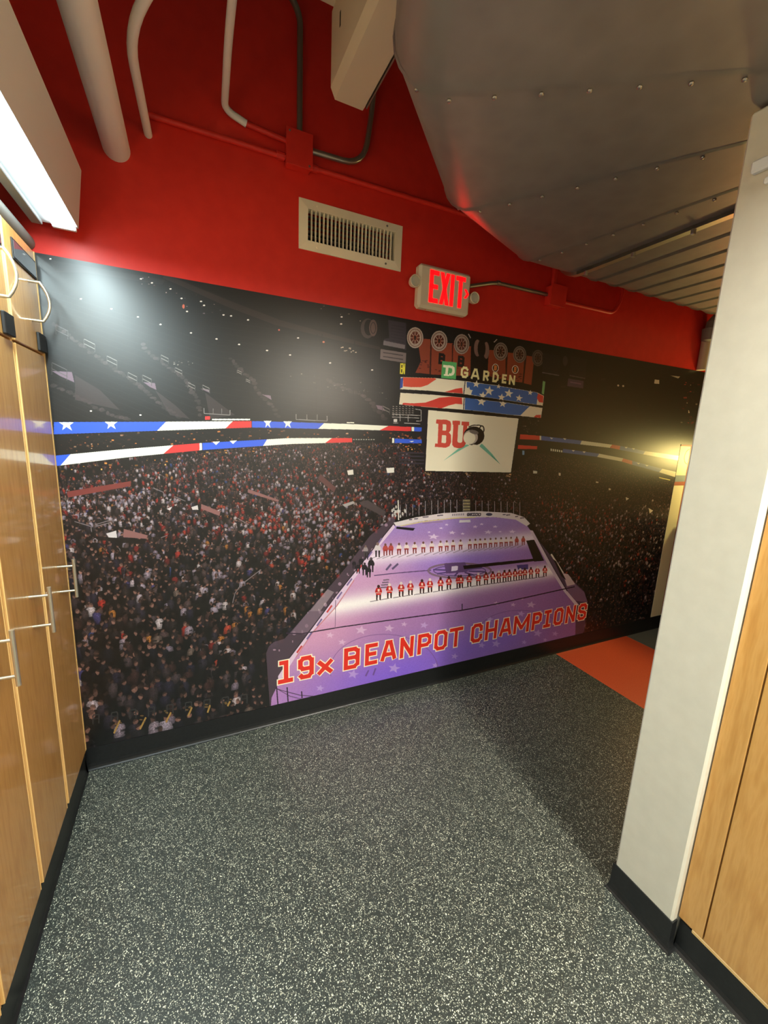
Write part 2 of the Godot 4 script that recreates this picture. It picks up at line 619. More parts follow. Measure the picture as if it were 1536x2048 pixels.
func lockers_right() -> void:
	var t := thing("wooden_cupboard", "orange maple cupboard with flat door beside the cream partition", "cupboard")
	var st := new_st()
	var xf := 1.272
	bx(st, Vector3(xf + 0.02, 0.105, -0.499), Vector3(1.84, 2.062, 0.42))
	part("body", st, M.wood, t)
	st = new_st()
	cbx(st, Vector3(xf, 0.118, -0.497), Vector3(xf + 0.02, 2.06, -0.4335), 0.0015)
	part("stile", st, M.wood, t)
	for e in [[-0.430, 0.0], [0.003, 0.418]]:
		st = new_st()
		cbx(st, Vector3(xf, 0.118, e[0]), Vector3(xf + 0.02, 2.06, e[1]), 0.0015)
		part("door", st, M.wood, t)
	st = new_st()
	cbx(st, Vector3(xf + 0.001, 0.1055, -0.46), Vector3(xf + 0.02, 0.1165, 0.418), 0.0015)
	part("bottom_rail", st, M.wood_edge_lit, t)
	st = new_st()
	sweep_profile(st, [[0.0, 0.104], [0.003, 0.104], [0.004, 0.02], [0.008, 0.008], [0.014, 0.0], [0.0, 0.0]], Vector3(1.283, 0, -0.494), Vector3(1.283, 0, 0.42), Vector3(-1, 0, 0))
	struct("baseboard_right", st, M.base, "black rubber kick strip under the maple cupboard", "baseboard")

# ================================================================ light fixtures
func fixtures() -> void:
	strip("cool white strip light glowing above the lockers by the mural", -0.2965, -0.446, -1.0, -1.868, 0.76, 2.325, M.lens)
	strip("warm strip light above the maple cupboard", 1.08, 1.23, 1.0, -0.22, 1.92, 2.285, M.lens_warm)

func strip(label: String, x_in: float, x_back: float, side: float, z0: float, z1: float, y1: float, lens: Material) -> void:
	# side -1: fixed over the lockers of the mural side, lens near its inner edge
	var t := thing("strip_light", label, "strip light")
	var st := new_st()
	var lo := minf(x_in, x_back)
	var hi := maxf(x_in, x_back)
	# housing: a trapezoid box, open at the lens
	var a0 := Vector3(x_in + side * 0.022, 2.143, 0)
	var a1 := Vector3(x_in, y1, 0)
	var b0 := Vector3(x_back, 2.143, 0)
	var b1 := Vector3(x_back, y1, 0)
	var Z0 := Vector3(0, 0, z0)
	var Z1 := Vector3(0, 0, z1)
	quad(st, a0 + Z0, a1 + Z0, a1 + Z1, a0 + Z1, Vector3(-side, 0, 0))
	quad(st, b0 + Z0, b1 + Z0, b1 + Z1, b0 + Z1, Vector3(side, 0, 0))
	quad(st, a1 + Z0, b1 + Z0, b1 + Z1, a1 + Z1, Vector3.UP)
	quad(st, a0 + Z0, b0 + Z0, b0 + Z1, a0 + Z1, Vector3.DOWN)
	quad(st, a0 + Z0, a1 + Z0, b1 + Z0, b0 + Z0, Vector3(0, 0, -1))
	quad(st, a0 + Z1, a1 + Z1, b1 + Z1, b0 + Z1, Vector3(0, 0, 1))
	part("housing", st, M.white_paint, t)
	st = new_st()
	var l0 := x_in + side * 0.028
	var l1 := x_in + side * 0.09
	cbx(st, Vector3(minf(l0, l1), 2.13, z0 + 0.02), Vector3(maxf(l0, l1), 2.143, z1 - 0.02), 0.003)
	part("lens", st, lens, t)
	st = new_st()
	l0 = x_in + side * 0.118
	l1 = x_in + side * 0.148
	cbx(st, Vector3(minf(l0, l1), 2.13, z0 + 0.01), Vector3(maxf(l0, l1), 2.143, z1 - 0.01), 0.002)
	part("gear_rail", st, M.grey_plastic, t)
	st = new_st()
	l0 = x_in + side * 0.026
	l1 = x_in + side * 0.092
	cbx(st, Vector3(minf(l0, l1), 2.129, z0 + 0.004), Vector3(maxf(l0, l1), 2.143, z0 + 0.019), 0.002)
	part("end_cap", st, M.white_paint, t)
	# brackets that stand on the cabinet tops
	for z in [z0 + 0.35, z1 - 0.35]:
		st = new_st()
		var xb := x_back - side * 0.01
		var xc := x_back + side * 0.10
		cbx(st, Vector3(minf(xb, xc), 2.20, z - 0.015), Vector3(maxf(xb, xc), 2.215, z + 0.015), 0.002)
		var xd := xc - side * 0.012
		cbx(st, Vector3(minf(xc, xd), 2.062, z - 0.015), Vector3(maxf(xc, xd), 2.215, z + 0.015), 0.002)
		part("bracket", st, M.dull_steel, t)

# ================================================================ pipes
func pipes_and_conduits() -> void:
	var st := new_st()
	tube(st, PackedVector3Array([Vector3(-0.197, 2.452, WALL_Z - 0.02), Vector3(-0.197, 2.452, 2.9)]), 0.043, 28)
	solo("insulated_pipe", st, M.pipe_white, "thick white insulated pipe entering the red wall", "pipe")
	st = new_st()
	tube(st, bend([Vector3(-0.094, 2.525, WALL_Z - 0.02), Vector3(-0.11, 2.525, -1.5), Vector3(0.02, 2.53, -1.20), Vector3(0.02, 2.53, 2.9)], 0.12), 0.0135, 14)
	solo("white_conduit", st, M.pipe_white, "slim white conduit entering the wall beside the thick pipe", "pipe")
	st = new_st()
	tube(st, bend([Vector3(0.245, 2.655, WALL_Z + 0.014), Vector3(0.165, 2.675, WALL_Z + 0.02), Vector3(0.155, 2.675, -1.6), Vector3(0.15, 2.675, 2.9)], 0.09), 0.0125, 14)
	solo("white_conduit", st, M.pipe_white, "slim white conduit bending onto the wall beside the red box", "pipe")
	# red painted box with its conduits
	var b := thing("junction_box", "red painted junction box above the air vent", "junction box")
	st = new_st()
	cbx(st, Vector3(0.395, 2.552, WALL_Z), Vector3(0.495, 2.672, WALL_Z + 0.045), 0.003)
	part("box", st, M.red, b)
	st = new_st()
	cbx(st, Vector3(0.391, 2.548, WALL_Z + 0.045), Vector3(0.499, 2.676, WALL_Z + 0.049), 0.001)
	var cover := part("cover", st, M.red, b)
	for p in [Vector3(0.405, 2.664, WALL_Z + 0.05), Vector3(0.485, 2.56, WALL_Z + 0.05)]:
		st = new_st()
		lathe(st, p, Vector3(0, 0, 1), [[-0.001, 0.0045], [0.001, 0.0035], [0.001, 0.0]], 10)
		part("screw", st, M.dull_steel, cover)
	st = new_st()
	tube(st, PackedVector3Array([Vector3(0.245, 2.655, WALL_Z + 0.014), Vector3(0.396, 2.640, WALL_Z + 0.02)]), 0.010, 12)
	solo("red_conduit", st, M.red, "short red conduit joining white conduit to red box", "conduit")
	st = new_st()
	tube(st, PackedVector3Array([Vector3(-0.096, 2.581, WALL_Z + 0.012), Vector3(0.396, 2.585, WALL_Z + 0.012)]), 0.0105, 12)
	for x in [0.36]:
		lathe(st, Vector3(x, 2.585, WALL_Z + 0.012), Vector3(1, 0, 0), [[0, 0.0105], [0.0, 0.015], [0.03, 0.015], [0.03, 0.0105]], 12)
	solo("red_conduit", st, M.red, "red conduit on the wall between pipes and red box", "conduit")
	st = new_st()
	tube(st, PackedVector3Array([Vector3(0.494, 2.578, WALL_Z + 0.012), Vector3(1.93, 2.595, WALL_Z + 0.012)]), 0.0105, 12)
	lathe(st, Vector3(0.499, 2.578, WALL_Z + 0.012), Vector3(1, 0, 0), [[0, 0.0105], [0.0, 0.015], [0.03, 0.015], [0.03, 0.0105]], 12)
	solo("red_conduit", st, M.red, "long red conduit above the vent running behind the duct", "conduit")
	st = new_st()
	tube(st, bend([Vector3(0.45, 2.672, WALL_Z + 0.022), Vector3(0.45, 3.08, WALL_Z + 0.022), Vector3(0.40, 3.14, WALL_Z + 0.022), Vector3(0.30, 3.2, WALL_Z + 0.022)], 0.1), 0.0115, 12)
	solo("grey_conduit", st, M.dull_steel, "grey steel conduit rising from the red box", "conduit")
	st = new_st()
	tube(st, bend([Vector3(0.498, 2.632, WALL_Z + 0.022), Vector3(0.73, 2.64, WALL_Z + 0.022), Vector3(0.76, 2.84, WALL_Z + 0.022), Vector3(0.785, 3.2, WALL_Z + 0.022)], 0.12), 0.0115, 12)
	solo("grey_conduit", st, M.steel, "shiny steel conduit curving up behind the beige housing", "conduit")
	# beige housing overhead
	var h := thing("cable_housing", "beige painted metal housing hanging beside the duct", "housing")
	st = new_st()
	var sec := [Vector2(0.487, 2.60), Vector2(0.588, 2.60), Vector2(0.596, 2.612), Vector2(0.596, 2.84), Vector2(0.472, 2.84), Vector2(0.472, 2.63)]
	var ca := Vector2(0.535, 2.72)
	for k in sec.size():
		var p: Vector2 = sec[k]
		var q: Vector2 = sec[(k + 1) % sec.size()]
		var n := Vector2(q.y - p.y, -(q.x - p.x))
		quad(st, Vector3(p.x, p.y, -1.56), Vector3(q.x, q.y, -1.56), Vector3(q.x, q.y, 2.4), Vector3(p.x, p.y, 2.4), Vector3(n.x, n.y, 0))
		tri(st, Vector3(ca.x, ca.y, -1.56), Vector3(p.x, p.y, -1.56), Vector3(q.x, q.y, -1.56), Vector3(0, 0, -1))
		tri(st, Vector3(ca.x, ca.y, 2.4), Vector3(p.x, p.y, 2.4), Vector3(q.x, q.y, 2.4), Vector3(0, 0, 1))
	part("body", st, M.beige, h)
	st = new_st()
	cbx(st, Vector3(0.4712, 2.735, -1.475), Vector3(0.4722, 2.775, -1.466), 0.0003)
	part("slot", st, M.gap, h)
	st = new_st()
	cbx(st, Vector3(0.36, 2.84, -1.555), Vector3(0.62, 3.0, 2.4), 0.012)
	part("top_plate", st, M.beige, h)
	st = new_st()
	cbx(st, Vector3(0.597, 2.605, -1.555), Vector3(0.602, 2.66, 2.3), 0.001)
	part("lip", st, M.dull_steel, h)
	# second red box beside the exit sign
	b = thing("junction_box", "red painted junction box beside the exit sign", "junction box")
	st = new_st()
	cbx(st, Vector3(1.868, 2.262, WALL_Z), Vector3(1.975, 2.362, WALL_Z + 0.05), 0.003)
	part("box", st, M.red, b)
	st = new_st()
	cbx(st, Vector3(1.862, 2.256, WALL_Z + 0.05), Vector3(1.981, 2.368, WALL_Z + 0.054), 0.001)
	part("cover", st, M.red, b)
	st = new_st()
	tube(st, PackedVector3Array([Vector3(1.905, 2.362, WALL_Z + 0.02), Vector3(1.905, 2.6, WALL_Z + 0.02)]), 0.014, 12)
	solo("red_conduit", st, M.red, "red conduit rising from the box beside the exit sign", "conduit")
	st = new_st()
	tube(st, bend([Vector3(1.975, 2.30, WALL_Z + 0.015), Vector3(2.44, 2.305, WALL_Z + 0.015), Vector3(2.49, 2.40, WALL_Z + 0.015), Vector3(2.49, 2.7, WALL_Z + 0.015)], 0.09), 0.011, 12)
	solo("red_conduit", st, M.red, "red conduit bending up below the ribbed duct", "conduit")
	var c := thing("grey_conduit", "grey steel conduit feeding the exit sign", "conduit")
	st = new_st()
	tube(st, bend([Vector3(1.325, 2.262, WALL_Z + 0.03), Vector3(1.50, 2.315, WALL_Z + 0.016), Vector3(1.868, 2.318, WALL_Z + 0.016)], 0.05), 0.0095, 12)
	part("tube", st, M.dull_steel, c)
	st = new_st()
	lathe(st, Vector3(1.51, 2.3155, WALL_Z + 0.016), Vector3(1, 0, 0), [[0, 0.0095], [0.0, 0.013], [0.016, 0.013], [0.016, 0.0095]], 12)
	part("strap", st, M.steel, c)

# ================================================================ vent
func vent() -> void:
	var t := thing("air_vent", "cream metal air vent grille on the red wall", "air vent")
	var z := WALL_Z
	var o0 := Vector2(0.453, 2.266)
	var o1 := Vector2(0.943, 2.461)
	var i0 := Vector2(0.491, 2.303)
	var i1 := Vector2(0.905, 2.425)
	var st := new_st()
	var o := [o0, Vector2(o1.x, o0.y), o1, Vector2(o0.x, o1.y)]
	var i := [i0, Vector2(i1.x, i0.y), i1, Vector2(i0.x, i1.y)]
	for k in 4:
		var j := (k + 1) % 4
		var a: Vector2 = o[k]
		var b: Vector2 = o[j]
		var c: Vector2 = i[j]
		var d: Vector2 = i[k]
		quad(st, v3(a, z + 0.004), v3(b, z + 0.004), v3(c, z + 0.009), v3(d, z + 0.009), Vector3(0, 0, 1))
		quad(st, v3(a, z), v3(b, z), v3(b, z + 0.004), v3(a, z + 0.004), Vector3(a.x + b.x - 1.396, a.y + b.y - 4.727, 0))
		quad(st, v3(c, z + 0.009), v3(d, z + 0.009), v3(d, z - 0.03), v3(c, z - 0.03), Vector3(1.396 - c.x - d.x, 4.727 - c.y - d.y, 0))
	part("frame", st, M.cream_metal, t)
	var fin := new_st()
	cbx(fin, Vector3(-0.0022, i0.y, -0.012), Vector3(0.0022, i1.y, 0.005), 0.0008)
	var fm := fin.commit()
	for k in 22:
		same("fin", fm, M.cream_metal, t, Vector3(i0.x + (i1.x - i0.x) * (k + 1) / 23.0, 0, z))
	var bl := new_st()
	cbx(bl, Vector3(i0.x, -0.0012, -0.045), Vector3(i1.x, 0.0012, -0.025), 0.0004)
	var bm := bl.commit()
	for k in 6:
		same("blade", bm, M.dull_steel, t, Vector3(0, i0.y + (i1.y - i0.y) * (k + 0.7) / 6.3, z))
	st = new_st()
	bx(st, Vector3(i0.x - 0.002, i0.y - 0.002, z - 0.19), Vector3(i1.x + 0.002, i1.y + 0.002, z - 0.185))
	part("back_plate", st, M.gap, t)
	for p in [Vector2(0.533, 2.443), Vector2(0.862, 2.284), Vector2(0.533, 2.284), Vector2(0.862, 2.443)]:
		st = new_st()
		lathe(st, v3(p, z + 0.006), Vector3(0, 0, 1), [[-0.001, 0.005], [0.0025, 0.0045], [0.003, 0.0]], 12)
		part("screw", st, M.dull_steel if p.x + p.y > 3.1 else M.cream_metal, t)

func v3(p: Vector2, z: float) -> Vector3:
	return Vector3(p.x, p.y, z)

# ================================================================ exit sign
func exit_sign() -> void:
	var t := thing("exit_sign", "cream emergency sign with glowing red EXIT letters and two lamp heads", "exit sign")
	var zf := WALL_Z + 0.052
	var st := new_st()
	cbx(st, Vector3(1.022, 2.113, WALL_Z), Vector3(1.322, 2.309, zf), 0.012)
	part("case", st, M.sign_case, t)
	# letters: strokes on the face, x right, y up, in metres
	var sets := {
		"E": [[0, 0, 0.052, 0.020], [0, 0.063, 0.048, 0.020], [0, 0.125, 0.052, 0.020], [0, 0, 0.021, 0.145]],
		"I": [[0, 0, 0.021, 0.145]],
		"T": [[-0.018, 0.125, 0.057, 0.020], [0, 0, 0.021, 0.145]],
	}
	var at := {"E": 1.078, "I": 1.198, "T": 1.247}
	for ch in ["E", "I", "T"]:
		st = new_st()
		for r in sets[ch]:
			bx(st, Vector3(at[ch] + r[0], 2.142 + r[1], zf), Vector3(at[ch] + r[0] + r[2], 2.142 + r[1] + r[3], zf + 0.0015))
		part("letter", st, M.exit_red, t)
	st = new_st()
	for s in [[1.137, 1.172], [1.172, 1.137]]:
		quad(st, Vector3(s[0], 2.142, zf + 0.0015), Vector3(s[0] + 0.021, 2.142, zf + 0.0015), Vector3(s[1] + 0.021, 2.287, zf + 0.0015), Vector3(s[1], 2.287, zf + 0.0015), Vector3(0, 0, 1))
	part("letter", st, M.exit_red, t)
	st = new_st()
	for s in [-1.0, 1.0]:
		quad(st, Vector3(1.280, 2.213 + s * 0.021, zf + 0.0015), Vector3(1.295, 2.213 + s * 0.021, zf + 0.0015), Vector3(1.311, 2.213, zf + 0.0015), Vector3(1.296, 2.213, zf + 0.0015), Vector3(0, 0, 1))
	part("arrow", st, M.exit_red, t)
	# lamp heads
	for p in [Vector3(1.003, 2.224, WALL_Z + 0.03), Vector3(1.352, 2.207, WALL_Z + 0.03)]:
		st = new_st()
		lathe(st, p, Vector3(0, 0, 1), [[-0.02, 0.0], [-0.018, 0.018], [0.0, 0.026], [0.016, 0.028], [0.02, 0.0285], [0.022, 0.026], [0.016, 0.024], [0.004, 0.010], [0.0, 0.0]], 22)
		var head := part("lamp_head", st, M.sign_case, t)
		st = new_st()
		lathe(st, p, Vector3(0, 0, 1), [[0.018, 0.0245], [0.022, 0.02], [0.025, 0.01], [0.026, 0.0]], 22)
		part("lens", st, M.clear, head)
		st = new_st()
		lathe(st, p + Vector3(0, 0, 0.006), Vector3(0, 0, 1), [[0.0, 0.0], [0.002, 0.006], [0.010, 0.006], [0.013, 0.0]], 12)
		part("bulb", st, M.nickel, head)
	st = new_st()
	lathe(st, Vector3(1.075, 2.113, WALL_Z + 0.03), Vector3.DOWN, [[0.0, 0.004], [0.003, 0.004], [0.004, 0.0]], 10)
	part("indicator", st, M.exit_edge, t)
	area("exit_glow", Vector3(1.17, 2.214, zf + 0.006), Vector2(0.2, 0.14), Vector3(0, PI, 0), Color(1.0, 0.04, 0.05), 0.015)

# ================================================================ corner at the passage
func corner_things() -> void:
	# narrow cream banner at the end of the mural
	var t := thing("wall_banner", "narrow cream wall banner with blue and red band at the mural end", "banner")
	var z := WALL_Z + 0.003
	var st := new_st()
	cbx(st, Vector3(3.393, 0.108, WALL_Z), Vector3(3.535, 1.52, z), 0.0008)
	part("panel", st, mat(rgb(226, 222, 190), 0.5), t)
	st = new_st()
	bx(st, Vector3(3.393, 1.508, z), Vector3(3.536, 1.521, z + 0.0012))
	bx(st, Vector3(3.523, 0.12, z), Vector3(3.536, 1.508, z + 0.0012))
	part("red_border", st, mat(rgb(150, 60, 40), 0.5), t)
	st = new_st()
	bx(st, Vector3(3.395, 1.235, z), Vector3(3.523, 1.285, z + 0.001))
	part("blue_band", st, mat(rgb(120, 136, 150), 0.5), t)
	st = new_st()
	bx(st, Vector3(3.395, 1.205, z), Vector3(3.523, 1.235, z + 0.001))
	part("red_band", st, mat(rgb(160, 84, 62), 0.5), t)
	st = new_st()
	for k in 10:
		var a0 := PI * 0.5 + PI * k / 10.0
		var a1 := PI * 0.5 + PI * (k + 1) / 10.0
		var c := Vector3(3.515, 1.43, z + 0.0008)
		quad(st, c + Vector3(cos(a0) * 0.055, sin(a0) * 0.06, 0), c + Vector3(cos(a1) * 0.055, sin(a1) * 0.06, 0), c + Vector3(cos(a1) * 0.048, sin(a1) * 0.053, 0), c + Vector3(cos(a0) * 0.048, sin(a0) * 0.053, 0), Vector3(0, 0, 1))
	part("arc_mark", st, mat(rgb(130, 116, 80), 0.5), t)
	# counter in the passage
	var k := thing("passage_counter", "grey topped counter in the passage behind the partition", "counter")
	st = new_st()
	cbx(st, Vector3(3.515, 0.80, WALL_Z + 0.025), Vector3(5.2, 0.915, -1.42), 0.006)
	part("top", st, M.grey_plastic, k)
	st = new_st()
	bx(st, Vector3(3.56, 0.0, WALL_Z + 0.025), Vector3(5.15, 0.80, -1.48))
	part("body", st, M.black, k)
	# the lamp on the counter that lights the banner and glows in the mural
	var lamp := thing("counter_lamp", "warm table lamp standing on the passage counter", "lamp")
	var lp := Vector3(3.86, 0.915, -1.68)
	st = new_st()
	lathe(st, lp, Vector3.UP, [[0.0, 0.0], [0.0, 0.07], [0.012, 0.07], [0.02, 0.02], [0.03, 0.01], [0.42, 0.01], [0.42, 0.0]], 20)
	part("stand", st, M.dull_steel, lamp)
	st = new_st()
	lathe(st, lp + Vector3(0, 0.42, 0), Vector3.UP, [[0.0, 0.0], [0.0, 0.055], [0.03, 0.085], [0.085, 0.1], [0.14, 0.085], [0.17, 0.055], [0.185, 0.0]], 24)
	part("globe", st, M.globe, lamp)
	var ol := OmniLight3D.new()
	ol.name = "counter_lamp_glow"
	ol.light_color = Color(1.0, 0.9, 0.55)
	ol.light_energy = 0.2
	ol.light_size = 0.09
	ol.omni_range = 12.0
	ol.omni_attenuation = 2.0
	ol.shadow_enabled = true
	add_child(ol)
	ol.position = lp + Vector3(0, 0.505, 0)
	# pipe end above the mural corner
	var p := thing("wall_pipe", "short beige pipe with wide collar above the mural corner", "pipe")
	st = new_st()
	tube(st, PackedVector3Array([Vector3(3.43, 2.064, WALL_Z + 0.03), Vector3(3.43, 2.30, WALL_Z + 0.03)]), 0.03, 18)
	part("pipe", st, M.beige, p)
	st = new_st()
	lathe(st, Vector3(3.43, 2.255, WALL_Z + 0.05), Vector3.UP, [[0.0, 0.03], [0.012, 0.05], [0.09, 0.056], [0.095, 0.04], [0.14, 0.036], [0.19, 0.0]], 20)
	part("collar", st, M.grey_plastic, p)
	# white box high on the partition end
	var w := thing("sensor_box", "small white box high on the cream partition end", "sensor")
	st = new_st()
	cbx(st, Vector3(1.232, 2.145, -0.655), Vector3(1.25, 2.172, -0.53), 0.004)
	part("case", st, M.white_paint, w)
	st = new_st()
	cbx(st, Vector3(1.236, 2.112, -0.625), Vector3(1.25, 2.126, -0.55), 0.003)
	part("cable_cover", st, M.white_paint, w)

# ================================================================ the printed mural
# Flat print. Places are read from the photograph in its pixels and turned into places on the wall plane.
const MU_L := -0.468
const MU_MID := 0.98
const MU_R := 3.62
const MU_B := 0.106
const MU_T := 2.062
const PRINT := 1.15
var sheets := []
var ink_row: Image

func build_mural() -> void:
	var sl := 1036.0
	var sr := 775.0
	sheets = [
		{"im": Image.create(int((MU_MID - MU_L) * sl), int((MU_T - MU_B) * sl), false, Image.FORMAT_RGBA8), "x": MU_L, "s": sl},
		{"im": Image.create(int((MU_R - MU_MID) * sr), int((MU_T - MU_B) * sr), false, Image.FORMAT_RGBA8), "x": MU_MID, "s": sr},
	]
	ink_row = Image.create(2048, 1, false, Image.FORMAT_RGBA8)
	draw_arena()
	var mesh := ArrayMesh.new()
	var spans := [[MU_L, MU_MID], [MU_MID, MU_R]]
	for k in 2:
		var st := new_st()
		var a: float = spans[k][0]
		var b: float = spans[k][1]
		var z := WALL_Z + 0.0015
		var q := [[Vector3(a, MU_B, z), Vector2(0, 1)], [Vector3(a, MU_T, z), Vector2(0, 0)], [Vector3(b, MU_T, z), Vector2(1, 0)], [Vector3(b, MU_B, z), Vector2(1, 1)]]
		for i in [0, 1, 2, 0, 2, 3]:
			st.set_normal(Vector3(0, 0, 1))
			st.set_uv(q[i][1])
			st.add_vertex(q[i][0])
		mesh = st.commit(mesh)
		var m := mat(Color.WHITE, 0.36, 0.0, 0.62)
		m.albedo_texture = ImageTexture.create_from_image(sheets[k].im)
		m.texture_repeat = false
		mesh.surface_set_material(k, m)
	var edge := new_st()
	quad(edge, Vector3(MU_L, MU_T, WALL_Z), Vector3(MU_R, MU_T, WALL_Z), Vector3(MU_R, MU_T, WALL_Z + 0.0015), Vector3(MU_L, MU_T, WALL_Z + 0.0015), Vector3.UP)
	quad(edge, Vector3(MU_R, MU_B, WALL_Z), Vector3(MU_R, MU_T, WALL_Z), Vector3(MU_R, MU_T, WALL_Z + 0.0015), Vector3(MU_R, MU_B, WALL_Z + 0.0015), Vector3(1, 0, 0))
	mesh = edge.commit(mesh)
	mesh.surface_set_material(2, M.black)
	var o := MeshInstance3D.new()
	o.name = numbered("wall_mural")
	o.mesh = mesh
	add_child(o)
	tag(o, "huge printed mural of a dark ice hockey arena with crowd and players", "mural")

func on_wall(px: float, py: float) -> Vector2:
	var d := look * Vector3((px - 768.0) / FOCAL, -(py - 1024.0) / FOCAL, -1.0)
	var p := EYE + d * (WALL_Z / d.z)
	return Vector2(p.x, p.y)

func ink(r: float, g: float, b: float, a := 1.0) -> Color:
	var c := Color(r / 255.0, g / 255.0, b / 255.0).srgb_to_linear() * PRINT
	c = c.clamp().linear_to_srgb()
	c.a = a
	return c

func fill_wall(pts: PackedVector2Array, c: Color) -> void:
	if c.a < 0.99:
		ink_row.fill(c)
	for sh in sheets:
		var im: Image = sh.im
		var w := im.get_width()
		var h := im.get_height()
		var q := PackedVector2Array()
		var lo := 1e9
		var hi := -1e9
		for p in pts:
			var v := Vector2((p.x - sh.x) * sh.s, (MU_T - p.y) * sh.s)
			q.append(v)
			lo = minf(lo, v.y)
			hi = maxf(hi, v.y)
		for y in range(maxi(0, int(floor(lo))), mini(h, int(ceil(hi)) + 1)):
			var yc := y + 0.5
			var xs := []
			for i in q.size():
				var a := q[i]
				var b := q[(i + 1) % q.size()]
				if (a.y <= yc) != (b.y <= yc):
					xs.append(a.x + (yc - a.y) / (b.y - a.y) * (b.x - a.x))
			xs.sort()
			for i in range(0, xs.size() - 1, 2):
				var x0 := clampi(int(round(xs[i])), 0, w)
				var x1 := clampi(int(round(xs[i + 1])), 0, w)
				if x1 > x0:
					if c.a >= 0.99:
						im.fill_rect(Rect2i(x0, y, x1 - x0, 1), c)
					else:
						im.blend_rect(ink_row, Rect2i(0, 0, x1 - x0, 1), Vector2i(x0, y))

func poly(pts: Array, c: Color) -> void:
	# corners in photograph pixels
	var w := PackedVector2Array()
	for p in pts:
		w.append(on_wall(p[0], p[1]))
	fill_wall(w, c)

func zp(pts: Array, s: float, x0: float, y0: float) -> Array:
	# corners read in a zoomed crop
	var out := []
	for p in pts:
		out.append([x0 + p[0] / s, y0 + p[1] / s])
	return out

func stroke(pts: Array, width: float, c: Color) -> void:
	for k in pts.size() - 1:
		var a := Vector2(pts[k][0], pts[k][1])
		var b := Vector2(pts[k + 1][0], pts[k + 1][1])
		var n := (b - a).orthogonal().normalized() * width * 0.5
		poly([[a.x + n.x, a.y + n.y], [b.x + n.x, b.y + n.y], [b.x - n.x, b.y - n.y], [a.x - n.x, a.y - n.y]], c)

func oval(px: float, py: float, rx: float, ry: float, c: Color, turn := 0.0) -> void:
	var pts := []
	for k in 20:
		var v := Vector2(cos(TAU * k / 20) * rx, sin(TAU * k / 20) * ry).rotated(turn)
		pts.append([px + v.x, py + v.y])
	poly(pts, c)

func ring(px: float, py: float, rx: float, ry: float, w: float, c: Color, a0 := 0.0, a1 := TAU) -> void:
	var n := 28
	var pts := []
	for k in n + 1:
		var a := lerpf(a0, a1, float(k) / n)
		pts.append([px + cos(a) * rx, py + sin(a) * ry])
	stroke(pts, w, c)

func star(px: float, py: float, r: float, squash: float, c: Color, turn := 0.0) -> void:
	var pts := []
	for k in 10:
		var q := r if k % 2 == 0 else r * 0.42
		var a := -PI / 2 + TAU * k / 10 + turn
		pts.append([px + cos(a) * q, py + sin(a) * q * squash])
	poly(pts, c)

func band(top: Array, bottom: Array, cuts: Array) -> void:
	# ribbon board: top and bottom edges as polylines, cuts [from, to, slant, colour] along x
	for c in cuts:
		var n := maxi(2, int((c[1] - c[0]) / 25.0) + 1)
		var up := []
		var dn := []
		for k in n + 1:
			var xt: float = lerpf(c[0], c[1], float(k) / n)
			var s0: float = c[2]
			var s1: float = c[3]
			up.append([xt, along(top, xt)])
			var xb := lerpf(c[0] + s0, c[1] + s1, float(k) / n)
			dn.append([xb, along(bottom, xb)])
		dn.reverse()
		poly(up + dn, c[4])

func along(line: Array, x: float) -> float:
	for k in line.size() - 1:
		if x <= line[k + 1][0] or k == line.size() - 2:
			var t: float = (x - line[k][0]) / (line[k + 1][0] - line[k][0])
			return lerpf(line[k][1], line[k + 1][1], t)
	return line[0][1]

